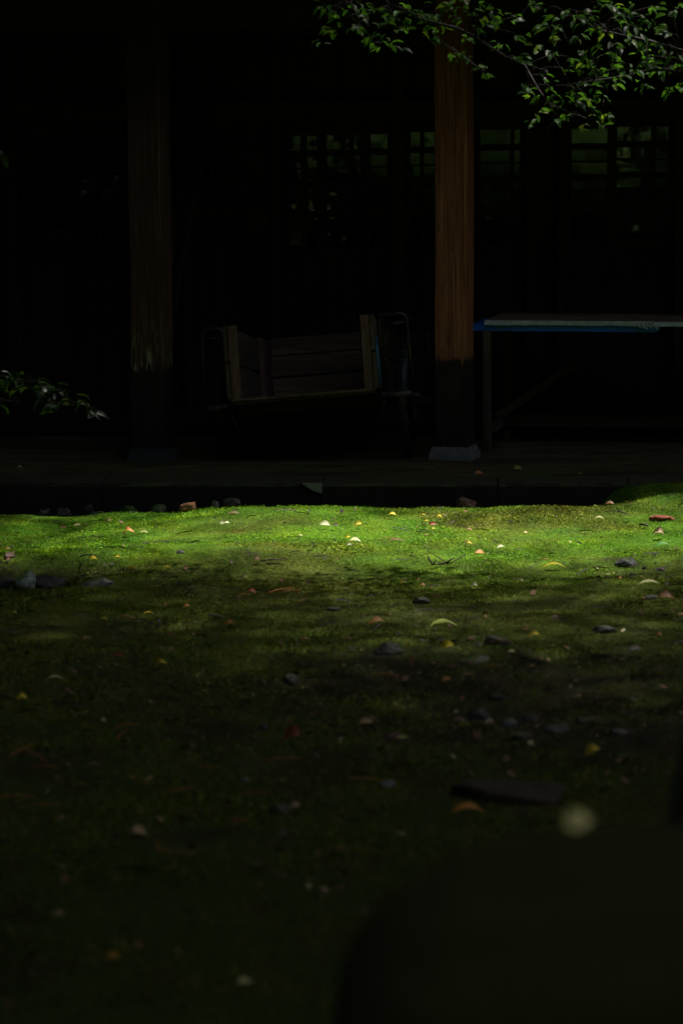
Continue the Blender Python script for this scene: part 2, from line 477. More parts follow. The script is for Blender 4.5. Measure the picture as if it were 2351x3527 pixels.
def glass_mat():
    m, nt, bs, out = newmat('old_window_glass')
    nt.nodes.remove(bs)
    fr = N(nt, 'ShaderNodeFresnel'); fr.inputs[0].default_value = 1.75
    tr = N(nt, 'ShaderNodeBsdfTransparent'); gl = N(nt, 'ShaderNodeBsdfGlossy')
    tr.inputs[0].default_value = (.75, .8, .76, 1)
    gl.inputs['Roughness'].default_value = .03
    w = noise_fac(nt, 5, 2, .5)
    b = N(nt, 'ShaderNodeBump'); b.inputs['Strength'].default_value = .12; b.inputs['Distance'].default_value = .01
    nt.links.new(w, b.inputs['Height']); nt.links.new(b.outputs[0], gl.inputs['Normal'])
    ms = N(nt, 'ShaderNodeMixShader'); nt.links.new(fr.outputs[0], ms.inputs[0])
    nt.links.new(tr.outputs[0], ms.inputs[1]); nt.links.new(gl.outputs[0], ms.inputs[2]); nt.links.new(ms.outputs[0], out.inputs[0])
    return m
M_glass = glass_mat()

# ------------------------------------------------------------------ ground sheet
def axis(lo, hi, step, far, n):
    core = np.arange(lo, hi + 1e-6, step)
    a = lo - np.geomspace(step, far, n)[::-1]; b = hi + np.geomspace(step, far, n)
    return np.concatenate([a, core, b])
gx = axis(-2.3, 2.3, .026, 70, 26); gy = axis(5.0, 14.5, .026, 70, 26)
X, Y = np.meshgrid(gx, gy)
Z = ground_h(X, Y)
verts = np.stack([X.ravel(), Y.ravel(), Z.ravel()], 1)
nx, ny = len(gx), len(gy)
i, j = np.meshgrid(np.arange(nx - 1), np.arange(ny - 1))
a = (j * nx + i).ravel()
loops = np.stack([a, a + 1, a + nx + 1, a + nx], 1).ravel()
g = bpy.data.objects.new('ground', fast_mesh('ground', verts, 4, loops, M_ground, smooth=True))
g['kind'] = 'structure'; link(g)
def soil_mask(x, y):
    m = gauss(x, y, .62, 9.3, 1.0, .75) * .95 + gauss(x, y, .1, 8.3, .5, .5) * .3 + gauss(x, y, -1.3, 12.25, .5, .22) + gauss(x, y, .9, 10.2, .7, .35) * .6
    m = m + .45 * sstep(.56, .78, vnoise(x, y, .42, 31, 17)) * (y < 12.4) + .22 * sstep(11.8, 9.5, y)
    return np.clip(m * (.35 + .9 * vnoise(x, y, .13, 41, 3)) * .85, 0, .85)
sa = g.data.attributes.new('soil', 'FLOAT', 'POINT')
sa.data.foreach_set('value', soil_mask(X.ravel(), Y.ravel()).astype(np.float32))

# moss blades and little leaves standing on it
def tufts(n, ylo, yhi, smin, smax, lean, name, label, flat=False):
    y = ylo + (yhi - ylo) * rng.random(n)
    hw = .14 * y + .12
    x = (rng.random(n) * 2 - 1) * hw
    ey = edge_y(x)
    keep = (y < ey - .20 + .12 * sstep(1.2, 1.6, x)) & (rng.random(n) < .35 + .9 * vnoise(x, y, .35, 4, 4))
    keep &= rng.random(n) > soil_mask(x, y) * .93
    x = x[keep]; y = y[keep]; n = len(x)
    z = ground_h(x, y)
    s = smin + (smax - smin) * rng.random(n) ** 2
    s *= .55 + .9 * vnoise(x, y, .22, 9, 2)
    an = rng.random(n) * 2 * np.pi
    ca, sa = np.cos(an), np.sin(an)
    le = rng.random(n) * lean
    la = rng.random(n) * 2 * np.pi
    tx, ty = np.cos(la) * le, np.sin(la) * le
    if flat:
        w = s * .5; h = s * .7
        c = np.stack([x, y, z + s * .5], 1)
        u = np.stack([ca, sa, (rng.random(n) - .5) * .7], 1) * w[:, None]
        v = np.stack([-sa, ca, (rng.random(n) - .5) * .9], 1) * w[:, None]
        P = np.stack([c - u, c - v * .8, c + u, c + v * .8], 1).reshape(-1, 3)
        lp = np.arange(4 * n); k = 4
    else:
        w = s * .30
        b0 = np.stack([x - ca * w, y - sa * w, z - .002], 1)
        b1 = np.stack([x + ca * w, y + sa * w, z - .002], 1)
        t = np.stack([x + tx * s, y + ty * s, z + s], 1)
        P = np.stack([b0, b1, t], 1).reshape(-1, 3)
        lp = np.arange(3 * n); k = 3
    me = fast_mesh(name, P, k, lp, M_tuft, {'rnd': rng.random(n)})
    o = bpy.data.objects.new(name, me); o['kind'] = 'stuff'
    tag(o, label, 'moss'); link(o)
    return o
tufts(330000, 11.2, 14.3, .0035, .010, 2.0, 'moss', 'short bright green moss on the sunlit strip of ground before the platform')
tufts(200000, 5.2, 11.2, .005, .013, 1.8, 'moss', 'dim dark green moss covering the shaded ground in the foreground')
tufts(60000, 9.0, 14.3, .004, .012, 1, 'ground_cover', 'tiny flat leaflets of creeping plants growing through the moss', True)

# ------------------------------------------------------------------ stone platform with kerb stones
ANG = -math.atan(.05)
plat = MB()
pn = 60
px_ = np.linspace(-14, 14, 57); py_ = np.concatenate([np.linspace(.30, 3.0, 28), [5, 8]])
for yy in py_:
    for xx in px_:
        plat.v.append((xx, yy, -.004 + .012 * (float(vnoise(xx, yy, .5)) - .5)))
for jj in range(len(py_) - 1):
    for ii in range(len(px_) - 1):
        q = jj * len(px_) + ii
        plat.f.append((q, q + 1, q + len(px_) + 1, q + len(px_)))
plat.add([(-14, .3, -.4), (14, .3, -.4), (14, .3, -.01), (-14, .3, -.01)], [(0, 1, 2, 3)])
plat_o = plat.build('platform', M_plat, None, True)
plat_o['kind'] = 'structure'
plat_o.location = (0, EDGE_Y, 0); plat_o.rotation_euler = (0, 0, ANG)
def plat_local(p):
    return Matrix.Rotation(-ANG, 3, 'Z') @ (Vector(p) - Vector((0, EDGE_Y, 0)))
joints = [-6.5, -5.4, -4.3, -3.2, -2.25, -1.22, at_y(738, 1115, EDGE_Y).x, at_y(1143, 1115, EDGE_Y - .03).x, 1.45, 2.5, 3.6, 4.7, 5.8]
for k in range(len(joints) - 1):
    x0, x1 = joints[k] + .004, joints[k + 1] - .004
    mb = MB()
    n = 14
    zt = random.uniform(-.002, .003)
    for s_ in range(n + 1):
        xx = x0 + (x1 - x0) * s_ / n
        w = lambda a: (float(vnoise(xx, a, .09, k * 3)) - .5)
        mb.v += [(xx, .012 + .02 * w(1), -.36), (xx, .008 + .018 * w(2), -.12), (xx, .004 + .01 * w(3), -.018 + .004 * w(4)), (xx, .014, zt + .003 * w(5)),
                 (xx, .16, zt + .004 * w(6)), (xx, .30, zt + .002)]
    for s_ in range(n):
        for q in range(5):
            a_ = s_ * 6 + q
            mb.f.append((a_, a_ + 6, a_ + 7, a_ + 1))
    mb.f.append(tuple(range(6))); mb.f.append(tuple(n * 6 + q for q in range(6))[::-1])
    mb.build('kerb_stone', M_kerb, plat_o)
# pale broken corner of the kerb stone left of the joint
c0 = plat_local(at_y(694, 1111, EDGE_Y)); c1 = plat_local(at_y(739, 1111, EDGE_Y)); c2 = plat_local(at_y(739, 1134, EDGE_Y)); c3 = plat_local(at_y(718, 1127, EDGE_Y))
mb = MB()
fr = [(c.x, -.012, c.z) for c in (c0, c3, c2, c1)]
bk = [(c.x, .03, c.z + (.001 if i_ in (0, 3) else 0)) for i_, c in enumerate((c0, c3, c2, c1))]
mb.add(fr + bk, [(0, 1, 2, 3), (4, 7, 6, 5), (0, 4, 5, 1), (1, 5, 6, 2), (2, 6, 7, 3), (3, 7, 4, 0)])
mb.build('broken_corner', M_chip, plat_o)

# ------------------------------------------------------------------ the house
WY = 16.75
house = empty('wooden_house', (0, WY, 0), (0, 0, ANG))
tag(house, 'old dark wooden building with glazed lattice doors and roof pillars behind the mossy ground', 'house')
HM = Matrix.Translation((0, WY, 0)) @ Matrix.Rotation(ANG, 4, 'Z')
HI = HM.inverted()
def wl(px, py, dy=0.0):
    """point on the wall plane, in house coordinates"""
    Y_ = WY + dy
    p = at_y(px, py, Y_)
    for _ in range(4):
        p = at_y(px, py, WY + dy + math.tan(ANG) * p.x)
    return HI @ p
def hx(px, py=500): return wl(px, py).x
Z_SILL = .14
# sill beam, head beam, wall above
MB().box((0, 0, .07), (14, .16, .14)).build('ground_sill', M_wallh, house)
MB().box((0, -.01, 1.90), (14, .13, .11)).build('head_beam', M_wallh, house)
MB().box((0, -.01, 2.72), (14, .139, .16)).build('head_beam', M_wallh, house)
MB().box((0, .9, 1.5), (14, .05, 3.0)).build('inner_wall', M_inner, house)
MB().box((0, .5, .02), (14, .8, .04)).build('inner_floor', M_inner, house)
MB().box((0, .5, 2.9), (14, .9, .04)).build('inner_ceiling', M_inner, house)
for xs in (-7.0, 7.0):
    MB().box((xs, .4, 1.5), (.08, 1.1, 3.0)).build('end_wall', M_wall, house)
# posts of the wall
post_px = [(22, 48, M_wall), (425, 442, M_wall), (626, 648, M_wall), (902, 928, M_red), (1080, 1090, M_wall), (1205, 1225, M_wall), (1278, 1298, M_wall), (1546, 1568, M_wall)]
for a_, b_, m_ in post_px:
    xa, xb = hx(a_), hx(b_)
    MB().box(((xa + xb) / 2, -.03, 1.62), (xb - xa, .12, 2.96)).build('post', m_, house)
# boards right and left beyond the frame and between doors
def boards(x0, x1, z0, z1, w=.16, dy=.02, m=M_wall):
    n = max(1, round((x1 - x0) / w)); w = (x1 - x0) / n
    for k in range(n):
        MB().box((x0 + w * (k + .5), dy + random.uniform(-.004, .004), (z0 + z1) / 2), (w - .006, .018, z1 - z0)).build('wall_board', m, house)
boards(-6.9, hx(22), Z_SILL, 2.64)
boards(hx(1568), 6.9, Z_SILL, 2.64)
boards(hx(1225), hx(1278), Z_SILL, 1.84, .12)
boards(hx(288), hx(425), Z_SILL, 1.84, .14)
# upper wall: boards with narrow rails
for a_, b_ in ((48, 425), (442, 626), (648, 902), (928, 1080), (1090, 1278), (1298, 1546)):
    boards(hx(a_), hx(b_), 1.96, 2.63, .3, .02)
    xa, xb = hx(a_), hx(b_)
    MB().box(((xa + xb) / 2, -.005, 2.28), (xb - xa - .004, .03, .035)).build('rail', M_wallh, house)

ROWS = [(298, 331), (346, 371), (376, 403), (418, 438), (443, 472), (487, 514), (520, 549)]
def door(x0p, x1p, cols, label, dy=0.0, yo=0, skip=()):
    x0, x1 = hx(x0p), hx(x1p)
    d = empty('sliding_door'); d.parent = house
    d.location = ((x0 + x1) / 2, dy, Z_SILL); d['label'] = label
    W = x1 - x0; H = 1.845 - Z_SILL
    zc = lambda py: wl((x0p + x1p) / 2, py + yo).z - Z_SILL
    st = .028
    for s_ in (-1, 1):
        MB().box((s_ * (W / 2 - st / 2), 0, H / 2), (st, .034, H - .004)).build('stile', M_wall, d)
    MB().box((0, 0, H - .018), (W - 2 * st, .032, .032)).build('rail', M_wallh, d)
    MB().box((0, 0, .04), (W - 2 * st, .032, .08)).build('rail', M_wallh, d)
    zmid = zc(549) - .03
    MB().box((0, 0, zmid - .02), (W - 2 * st, .032, .06)).build('rail', M_wallh, d)
    # lower panel of upright boards
    n = max(2, round((W - 2 * st) / .13)); w = (W - 2 * st) / n
    for k in range(n):
        MB().box((-W / 2 + st + w * (k + .5), .006, (.08 + zmid - .05) / 2), (w - .004, .012, zmid - .05 - .082)).build('board', M_wall, d)
    # glazing bars and panes
    cx = [(hx(c0_) - (x0 + x1) / 2, hx(c1_) - (x0 + x1) / 2) for c0_, c1_ in cols]
    edges = [-W / 2 + st] + [(cx[k][1] + cx[k + 1][0]) / 2 for k in range(len(cx) - 1)] + [W / 2 - st]
    top = H - .034
    for k in range(len(cx) - 1):
        bw = max(.010, cx[k + 1][0] - cx[k][1])
        MB().box((edges[k + 1], -.004, (top + zmid + .01) / 2), (bw, .022, top - zmid - .012)).build('glazing_bar', M_wall, d)
    zb = [zc(r_[0]) for r_ in ROWS] ; ze = [zc(r_[1]) for r_ in ROWS]
    for k in range(len(ROWS) - 1):
        z0_, z1_ = ze[k], zb[k + 1]
        MB().box((0, .003, (z0_ + z1_) / 2), (W - 2 * st - .002, .016, z0_ - z1_)).build('glazing_bar', M_wallh, d)
    if top - zb[0] > .02:
        MB().box((0, .003, (top + zb[0]) / 2), (W - 2 * st - .002, .016, top - zb[0])).build('glazing_bar', M_wallh, d)
    for r_ in range(len(ROWS)):
        for c_ in range(len(cx)):
            if (r_, c_) in skip: continue
            a_, b_ = edges[c_], edges[c_ + 1]
            rot = Matrix.Rotation(random.uniform(-.003, .003), 3, 'Z') @ Matrix.Rotation(random.uniform(-.003, .003), 3, 'X')
            MB().box(((a_ + b_) / 2, .013, (zb[r_] + ze[r_]) / 2), (b_ - a_ - .002, .003, zb[r_] - ze[r_] + .004), rot).build('pane', M_glass, d)
    return d
door(50, 172, [(60, 108), (114, 162)], 'unlit glazed door at the far left, lost in shadow', yo=18)
door(172, 286, [(182, 225), (231, 276)], 'unlit glazed door left of the left pillar', .05, yo=18)
door(444, 535, [(454, 486), (492, 525)], 'dark glazed door behind the leaning poles', yo=8)
door(535, 624, [(545, 576), (582, 614)], 'dark glazed door left of the middle wall post', .05, yo=6)
door(650, 740, [(661, 692), (706, 729)], 'glazed door with dim green reflections above the handcart', yo=14)
door(738, 838, [(745, 803), (812, 828)], 'glazed door reflecting leaves in its top panes, above the back of the handcart', .05, yo=12)
door(840, 901, [(866, 892)], 'narrow glazed door left of the reddish post', yo=10)
door(930, 1012, [(938, 964), (974, 1002)], 'glazed door with green reflections left of the right pillar', .05, yo=6)
door(1012, 1079, [(1022, 1044), (1048, 1069)], 'glazed door hidden behind the right pillar', 0)
door(1091, 1204, [(1103, 1171), (1180, 1194)], 'glazed door with the brightest green reflections right of the right pillar', yo=0)
door(1300, 1404, [(1313, 1394)], 'wide paned glazed door above the table', yo=-2, skip=())
door(1404, 1545, [(1414, 1494), (1505, 1532)], 'last glazed door at the right edge above the table', .05, yo=-8)

# roof: eave, rafters, shingle slabs
EV = 14.60 - WY
MB().box((0, EV + .06, 2.56), (14.4, .05, .09)).build('eave_board', M_wallh, house)
sl_ = math.atan2(.42, 1)
roofm = Matrix.Rotation(sl_, 3, 'X')
MB().box((0, EV + 2.6, 2.65 + 2.6 * .42), (14.6, 5.75, .05), roofm).build('roof', M_roof, house)
MB().box((0, EV + 5.2 + 2.55, 2.65 + 5.2 * .42 - 2.5 * .42), (14.6, 5.75, .05), Matrix.Rotation(-sl_, 3, 'X')).build('roof', M_roof, house)
for k in range(-14, 15):
    MB().box((k * .45 + .1, EV + 1.05, 2.565 + 1.05 * .42), (.05, 2.3, .07), roofm).build('rafter', M_wall, house)
MB().box((0, 3.2, 1.6), (14, .1, 3.2)).build('rear_wall', M_wall, house)

# pillars with footing stones
PILROT = -R(15.5)
def pillar(pxc, foot_top, foot_bot, jag_py, pale, seed, label, wpx, foot):
    base = at_z(pxc, foot_bot, 0)
    base.y += .12
    Yp = base.y
    ztop = at_y(pxc, foot_top, Yp).z
    x = at_y(pxc, (foot_top + 600) / 2, Yp).x
    jz = at_y(pxc, jag_py, Yp - .1).z
    w = wpx * S / (FPX / Yp) / (math.cos(PILROT) + math.sin(-PILROT))
    m = pillar_mat('pillar_wood_' + str(seed), jz - 0, pale, seed, *(([(.13, .042, .016), (.44, .15, .062), (.74, .33, .17)], (.17, .062, .025)) if seed == 1 else ([(.035, .018, .010), (.10, .05, .028), (.19, .11, .065)], (.05, .026, .015))))  # left pillar: older dull wood, darkened further to paint in its shade
    mb = MB(); H = 2.95; ch = .006
    prof = [(-w / 2 + ch, -w / 2), (w / 2 - ch, -w / 2), (w / 2, -w / 2 + ch), (w / 2, w / 2 - ch), (w / 2 - ch, w / 2), (-w / 2 + ch, w / 2), (-w / 2, w / 2 - ch), (-w / 2, -w / 2 + ch)]
    zs = [ztop] + list(np.linspace(ztop + .12, H, 16))
    for zz in zs:
        k_ = 1.012 if zz < jz else 1.0
        for q in prof:
            mb.v.append((q[0] * k_ + .002 * math.sin(zz * 5 + seed), q[1] * k_, zz))
    for a_ in range(len(zs) - 1):
        for q in range(8):
            mb.f.append((a_ * 8 + q, a_ * 8 + (q + 1) % 8, (a_ + 1) * 8 + (q + 1) % 8, (a_ + 1) * 8 + q))
    mb.f.append(tuple(range(8))[::-1]); mb.f.append(tuple((len(zs) - 1) * 8 + q for q in range(8)))
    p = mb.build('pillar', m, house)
    p.matrix_parent_inverse = HI
    p.matrix_basis = Matrix.Translation((x, Yp, 0)) @ Matrix.Rotation(PILROT, 4, 'Z')
    p['label'] = label
    # footing: truncated pyramid, slightly rough
    fb = MB(); bw, tw = foot[0] / 2, foot[1] / 2
    n = 6
    rings = [(bw * 1.02, -.06), (bw, .004), (bw * .985, .02), ((bw + tw) / 2, ztop * .5), (tw * 1.01, ztop - .012), (tw * .97, ztop), (0, ztop + .001)]
    for (hw, zz) in rings:
        for s_ in range(4):
            for t in range(n):
                u = -1 + 2 * t / n
                q = [(u, -1), (1, u), (-u, 1), (-1, -u)][s_]
                jx = .004 * (random.random() - .5)
                fb.v.append((q[0] * hw + jx, q[1] * hw + .004 * (random.random() - .5), zz + .003 * (random.random() - .5)))
    L = 4 * n
    for a_ in range(len(rings) - 1):
        for q in range(L):
            fb.f.append((a_ * L + q, a_ * L + (q + 1) % L, (a_ + 1) * L + (q + 1) % L, (a_ + 1) * L + q))
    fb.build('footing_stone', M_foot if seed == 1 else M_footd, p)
    return p, Yp, x
w_ = 1
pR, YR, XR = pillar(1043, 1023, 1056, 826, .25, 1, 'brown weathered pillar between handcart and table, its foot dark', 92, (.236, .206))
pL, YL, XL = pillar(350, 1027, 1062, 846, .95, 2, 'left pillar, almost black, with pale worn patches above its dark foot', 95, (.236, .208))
# beam that ties the pillars together
mid = HI @ Vector(((XR + XL) / 2, (YR + YL) / 2, 2.46))
bz = at_y(700, 66, YR).z
MB().box((mid.x, mid.y - .0, bz + .10), (9, .12, .20), Matrix.Rotation(math.atan2(YR - YL, XR - XL) - ANG, 3, 'Z')).build('tie_beam', M_wallh, house)

# two poles leaning on the wall
for (a0, b0, a1, b1, r_, lab) in ((500, 160, 425, 570, .028, 'dark pole leaning against the wall right of the left pillar, nearer the handcart'),
                                  (450, 180, 398, 540, .024, 'dark pole leaning against the wall, the one closer to the left pillar')):
    p1 = at_y(a0, b0, 16.58); p0 = at_y(a1, b1, 16.40)
    d_ = (p0 - p1); t = (0.0 - p1.z) / d_.z
    foot = p1 + d_ * t
    tb = MB().tube([foot, foot.lerp(p1, .5), p1], [r_, r_ * .95, r_ * .8], 8)
    o = tb.build('leaning_pole', M_wall, None, True); tag(o, lab, 'pole', 'poles leaning against the wall')

# ------------------------------------------------------------------ handcart
cart = empty('handcart', (-.122, 15.62, 0), (0, 0, -R(8)))
tag(cart, 'old two-wheeled handcart with wooden sides, tipped back against the building between the pillars', 'handcart')
bed = Matrix.Translation((0, 0, .302)) @ Matrix.Rotation(-R(8.0), 4, 'X') @ Matrix.Rotation(-R(4.9), 4, 'Y')
BW, BL, BH = .765, 1.20, .40
def cbox(name, c, s, m, jit=.0008):
    mb = MB().box(c, s, None, jit)
    mb.v = [tuple(bed @ Vector(v)) for v in mb.v]
    return mb.build(name, m, cart)
yn = -BL / 2 + .05
for k in range(6):
    w = BW / 6
    cbox('floor_board', (-BW / 2 + w * (k + .5), .03, -.012 + random.uniform(-.003, .003)), (w - .005, BL - .02, .020), M_carty)
def rough_edge():
    mb = MB()
    x = -BW / 2
    while x < BW / 2:
        w = random.uniform(.02, .06); h = random.uniform(.008, .018)
        mb.box((x + w / 2, -BL / 2 + .03 + random.uniform(-.006, .004), .001), (w, .02, h), None, .002); x += w * .95
    mb.v = [tuple(bed @ Vector(v)) for v in mb.v]
    o = mb.build('splintered_edge', M_cartx, cart)
rough_edge()
for s_ in (-1, 1):
    x = s_ * (BW / 2 - .022)
    # upright at the near end and the far end, then two long boards
    cbox('corner_post', (x - (.004 if s_ > 0 else -.004), -BL / 2 + .045, BH / 2), (.048, .035, BH), M_cart)
    cbox('corner_post', (x - s_ * .004, BL / 2 - .04, BH / 2), (.045, .035, BH), M_cart)
    cbox('side_board', (x + s_ * .034, .0, BH * .255), (.020, BL - .03, BH * .47), M_carty)
    cbox('side_board', (x + s_ * .034, .0, BH * .755), (.020, BL - .03, BH * .47), M_carty)
    cbox('side_board', (x - s_ * .0, .03, BH * .25), (.016, BL - .16, BH * .44), M_carty)
    cbox('side_board', (x - s_ * .0, .03, BH * .73), (.016, BL - .16, BH * .46), M_carty)
    cbox('side_batten', (x - s_ * .02, .25, BH / 2), (.022, .05, BH - .02), M_cart)
for zc_, hh in ((BH * .30, BH * .26), (BH * .60, BH * .28), (BH * .88, BH * .24)):
    cbox('end_board', (0, BL / 2 - .07, zc_), (BW - .10, .018, hh), M_cartx)
cbox('end_rail', (.05, BL / 2 - .09, BH * .14), (BW - .2, .03, .035), M_cartx)
cbox('end_batten', (.30, BL / 2 - .088, BH * .5), (.045, .018, BH * .9), M_cart)
cbox('rust_spot', (.26, BL / 2 - .10, BH * .62), (.012, .006, .055), M_leafo)
def ctube(name, pts, r_, m, n=8, sub=None):
    mb = MB().tube([bed @ Vector(p) for p in pts], r_, n)
    return mb.build(name, m, cart, True)
for s_ in (-1, 1):
    xi = s_ * (BW / 2 + .045); xo = s_ * (BW / 2 + (.185 if s_ > 0 else .150))
    ctube('chassis_pipe', [(xi, -BL / 2 + .02, -.03), (xi, BL / 2, -.03)], .016, M_pipe)
    ctube('chassis_pipe', [(xo, -BL / 2 + .12, -.03), (xo, BL / 2 - .12, -.03)], .015, M_rust)
    for e in (-1, 1):
        ye = e * (BL / 2 - .12)
        ctube('guard_pipe', [(xi, ye, -.03), (xo, ye, -.03)], .018, M_rust if e < 0 else M_pipe)
        zt = BH + .0
        # hoop over the wheel, rounded corner
        ctube('guard_pipe', [(xi, ye, -.03), (xi, ye, zt - .03), (xi + s_ * .012, ye, zt - .006), (xi + s_ * .035, ye, zt), (xo - s_ * .03, ye, zt), (xo - s_ * .008, ye, zt - .01), (xo, ye, zt - .035), (xo + s_ * .015, ye, -.03)], .012, M_pipe)
        ctube('guard_pipe', [(xi + s_ * .02, ye, zt - .055), (xo - s_ * .012, ye, zt - .05)], .009, M_pipe)
        ctube('brace', [(xi, ye, -.03), (s_ * (BW / 2 - .02), ye + .05, -.20)], .009, M_pipe)
    ctube('guard_pipe', [(xi, -BL / 2 + .12, BH - .0), (xi, BL / 2 - .12, BH)], .011, M_pipe)
    ctube('guard_pipe', [(xo, -BL / 2 + .12, BH - .02), (xo, BL / 2 - .12, BH - .02)], .011, M_pipe)
ctube('blue_tube', [(BW / 2 + .028, -BL / 2 + .06, .02), (BW / 2 + .022, -BL / 2 + .06, BH * .72)], .012, M_bluep)
ctube('side_stake', [(BW / 2 + .022, -BL / 2 + .062, BH * .70), (BW / 2 + .018, -BL / 2 + .062, BH * .99)], .010, M_rust)
ctube('axle', [(-BW / 2 - .19, 0, .02), (BW / 2 + .19, 0, .02)], .012, M_pipe)
cbox('under_beam', (0, -BL / 2 + .20, -.05), (BW, .05, .05), M_wallh)
cbox('under_beam', (0, .2, -.05), (BW, .05, .06), M_wallh)
# pull handles at the far, lowered end
for s_ in (-1, 1):
    ctube('handle', [(s_ * BW / 2, BL / 2, -.03), (s_ * BW / 2, BL / 2 + .10, -.03)], .016, M_pipe)
WR = .335
for s_ in (-1, 1):
    wh = empty('wheel'); wh.parent = cart
    wh.location = (s_ * (BW / 2 + .118), 0, WR)
    t = MB(); n = 48; k_ = 10; tr_ = .030
    for a_ in range(n):
        an = 2 * math.pi * a_ / n
        for b_ in range(k_):
            bn = 2 * math.pi * b_ / k_
            rr = WR - tr_ + tr_ * math.cos(bn)
            t.v.append((tr_ * .9 * math.sin(bn), rr * math.cos(an), rr * math.sin(an)))
    for a_ in range(n):
        for b_ in range(k_):
            t.f.append((a_ * k_ + b_, ((a_ + 1) % n) * k_ + b_, ((a_ + 1) % n) * k_ + (b_ + 1) % k_, a_ * k_ + (b_ + 1) % k_))
    t.build('tyre', M_black, wh, True)
    tk = MB()
    for a_ in range(72):
        an = 2 * math.pi * a_ / 72
        for sx in (-1, 0, 1):
            rr = WR + (.002 if sx == 0 else -.006)
            aa = an + (.04 if sx == 0 else 0)
            tk.box((sx * .016, rr * math.cos(aa), rr * math.sin(aa)), (.011, .014, .008), Matrix.Rotation(aa - math.pi / 2, 3, 'X'))
    o = tk.build('tread', M_black, wh); o['kind'] = 'stuff'
    rm = MB()
    n = 36
    for a_ in range(n):
        an = 2 * math.pi * a_ / n
        for (xx, rr) in ((-.016, WR - .055), (.016, WR - .055), (.012, WR - .066), (-.012, WR - .066)):
            rm.v.append((xx, rr * math.cos(an), rr * math.sin(an)))
    for a_ in range(n):
        for b_ in range(4):
            rm.f.append((a_ * 4 + b_, ((a_ + 1) % n) * 4 + b_, ((a_ + 1) % n) * 4 + (b_ + 1) % 4, a_ * 4 + (b_ + 1) % 4))
    rm.build('rim', M_pipe, wh, True)
    MB().tube([(-.04, 0, 0), (.04, 0, 0)], .025, 10).build('hub', M_pipe, wh, True)
    sp0 = None
    for a_ in range(16):
        an = 2 * math.pi * a_ / 16
        if sp0 is None:
            sp0 = MB().tube([(.0, 0, .02), (.0, 0, WR - .06)], .0022, 4).mesh('spoke', M_pipe)
        so = link(bpy.data.objects.new('spoke', sp0), wh); so.rotation_euler = (an, 0, 0)
        so.location = ((.02 if a_ % 2 else -.02), 0, 0)

# ------------------------------------------------------------------ work table at the right
TR = -R(12)
legp = at_z(1118, 1034, 0)
tb = empty('work_table', (legp.x, legp.y, 0), (0, 0, TR))
tag(tb, 'long work table, pale worn edge over a blue steel bar, right of the brown pillar', 'table')
fc = at_y(1112, 736, legp.y - .02)
TM = (Matrix.Translation((legp.x, legp.y, 0)) @ Matrix.Rotation(TR, 4, 'Z')).inverted()
fl = TM @ fc
zt = fl.z
lx = fl.x
L1 = (TM @ at_y(1496, 750, legp.y - .30)).x
D = .62
def strip_edge(x0, x1, z, th, y0, name, m, seed):
    n = 30; mb = MB()
    for k in range(n + 1):
        xx = x0 + (x1 - x0) * k / n
        a_ = .004 * (float(vnoise(xx, seed, .05)) - .5); b_ = .005 * (float(vnoise(xx, seed + 5, .03)) - .5)
        mb.v += [(xx, y0 + a_, z - th + b_), (xx, y0 + a_ * .5, z), (xx, y0 + .02, z), (xx, y0 + .02, z - th)]
    for k in range(n):
        for q in range(4):
            mb.f.append((k * 4 + q, k * 4 + (q + 1) % 4, (k + 1) * 4 + (q + 1) % 4, (k + 1) * 4 + q))
    mb.f.append((3, 2, 1, 0)); mb.f.append((n * 4, n * 4 + 1, n * 4 + 2, n * 4 + 3))
    return mb.build(name, m, tb)
TH = .024
MB().box(((lx + L1) / 2, fl.y + .022 + D / 2, zt - TH / 2 + .001), (L1 - lx, D, TH), None, .001).build('tabletop', M_top, tb)
strip_edge(lx, L1, zt, TH, fl.y, 'board_edge', M_edge, 1)
MB().box(((L1 + lx + 2.4) / 2 + .004, fl.y + .03 + D / 2, zt - .002 - .012), (lx + 2.4 - L1 - .006, D, TH), None, .001).build('tabletop', M_top, tb)
strip_edge(L1 + .004, lx + 2.4, zt - .003, TH, fl.y + .008, 'board_edge', M_edge, 2)
# torn covering hanging at the joint of the two boards
mb = MB()
for k in range(7):
    x0 = L1 - .09 + k * .016
    mb.tube([(x0, fl.y - .004, zt - .003), (x0 + .012, fl.y - .012, zt - .022), (x0 + .03 + random.uniform(-.01, .01), fl.y - .01, zt - .036 - .004 * (k % 3))], [.006, .005, .002], 5)
mb.build('torn_edge', M_edge, tb)
bx0 = (TM @ at_y(1075, 748, legp.y + .05)).x
bx1 = (TM @ at_y(1503, 758, legp.y - .3)).x
MB().box(((bx0 + bx1) / 2, fl.y + .035, zt - TH - .019), (bx1 - bx0, .035, .034)).build('steel_bar', M_blue, tb)
MB().box(((bx0 + bx1) / 2, fl.y + D - .04, zt - TH - .019), (bx1 - bx0, .035, .034)).build('steel_bar', M_blue, tb)
for xx in (bx0 + .02, bx1 - .02):
    MB().box((xx, fl.y + D / 2, zt - TH - .019), (.03, D - .11, .030)).build('steel_bar', M_blue, tb)
MB().box((0, .0, (zt - TH - .04) / 2), (.042, .045, zt - TH - .040), None, .001).build('leg', M_bench, tb)
MB().box((.03, D - .08, (zt - TH - .04) / 2), (.042, .045, zt - TH - .040)).build('leg', M_bench, tb)
MB().box((2.1, .0, (zt - TH - .03) / 2), (.045, .045, zt - TH - .030)).build('leg', M_bench, tb)
MB().box((2.1, D - .08, (zt - TH - .03) / 2), (.045, .045, zt - TH - .030)).build('leg', M_bench, tb)
zs = at_y(1250, 968, legp.y + .4).z
MB().box((1.07, D - .115, zs), (2.10, .03, .065)).build('stretcher', M_benchh, tb)
MB().box((.02, D / 2 - .03, zs), (.03, D - .16, .05)).build('stretcher', M_benchh, tb)
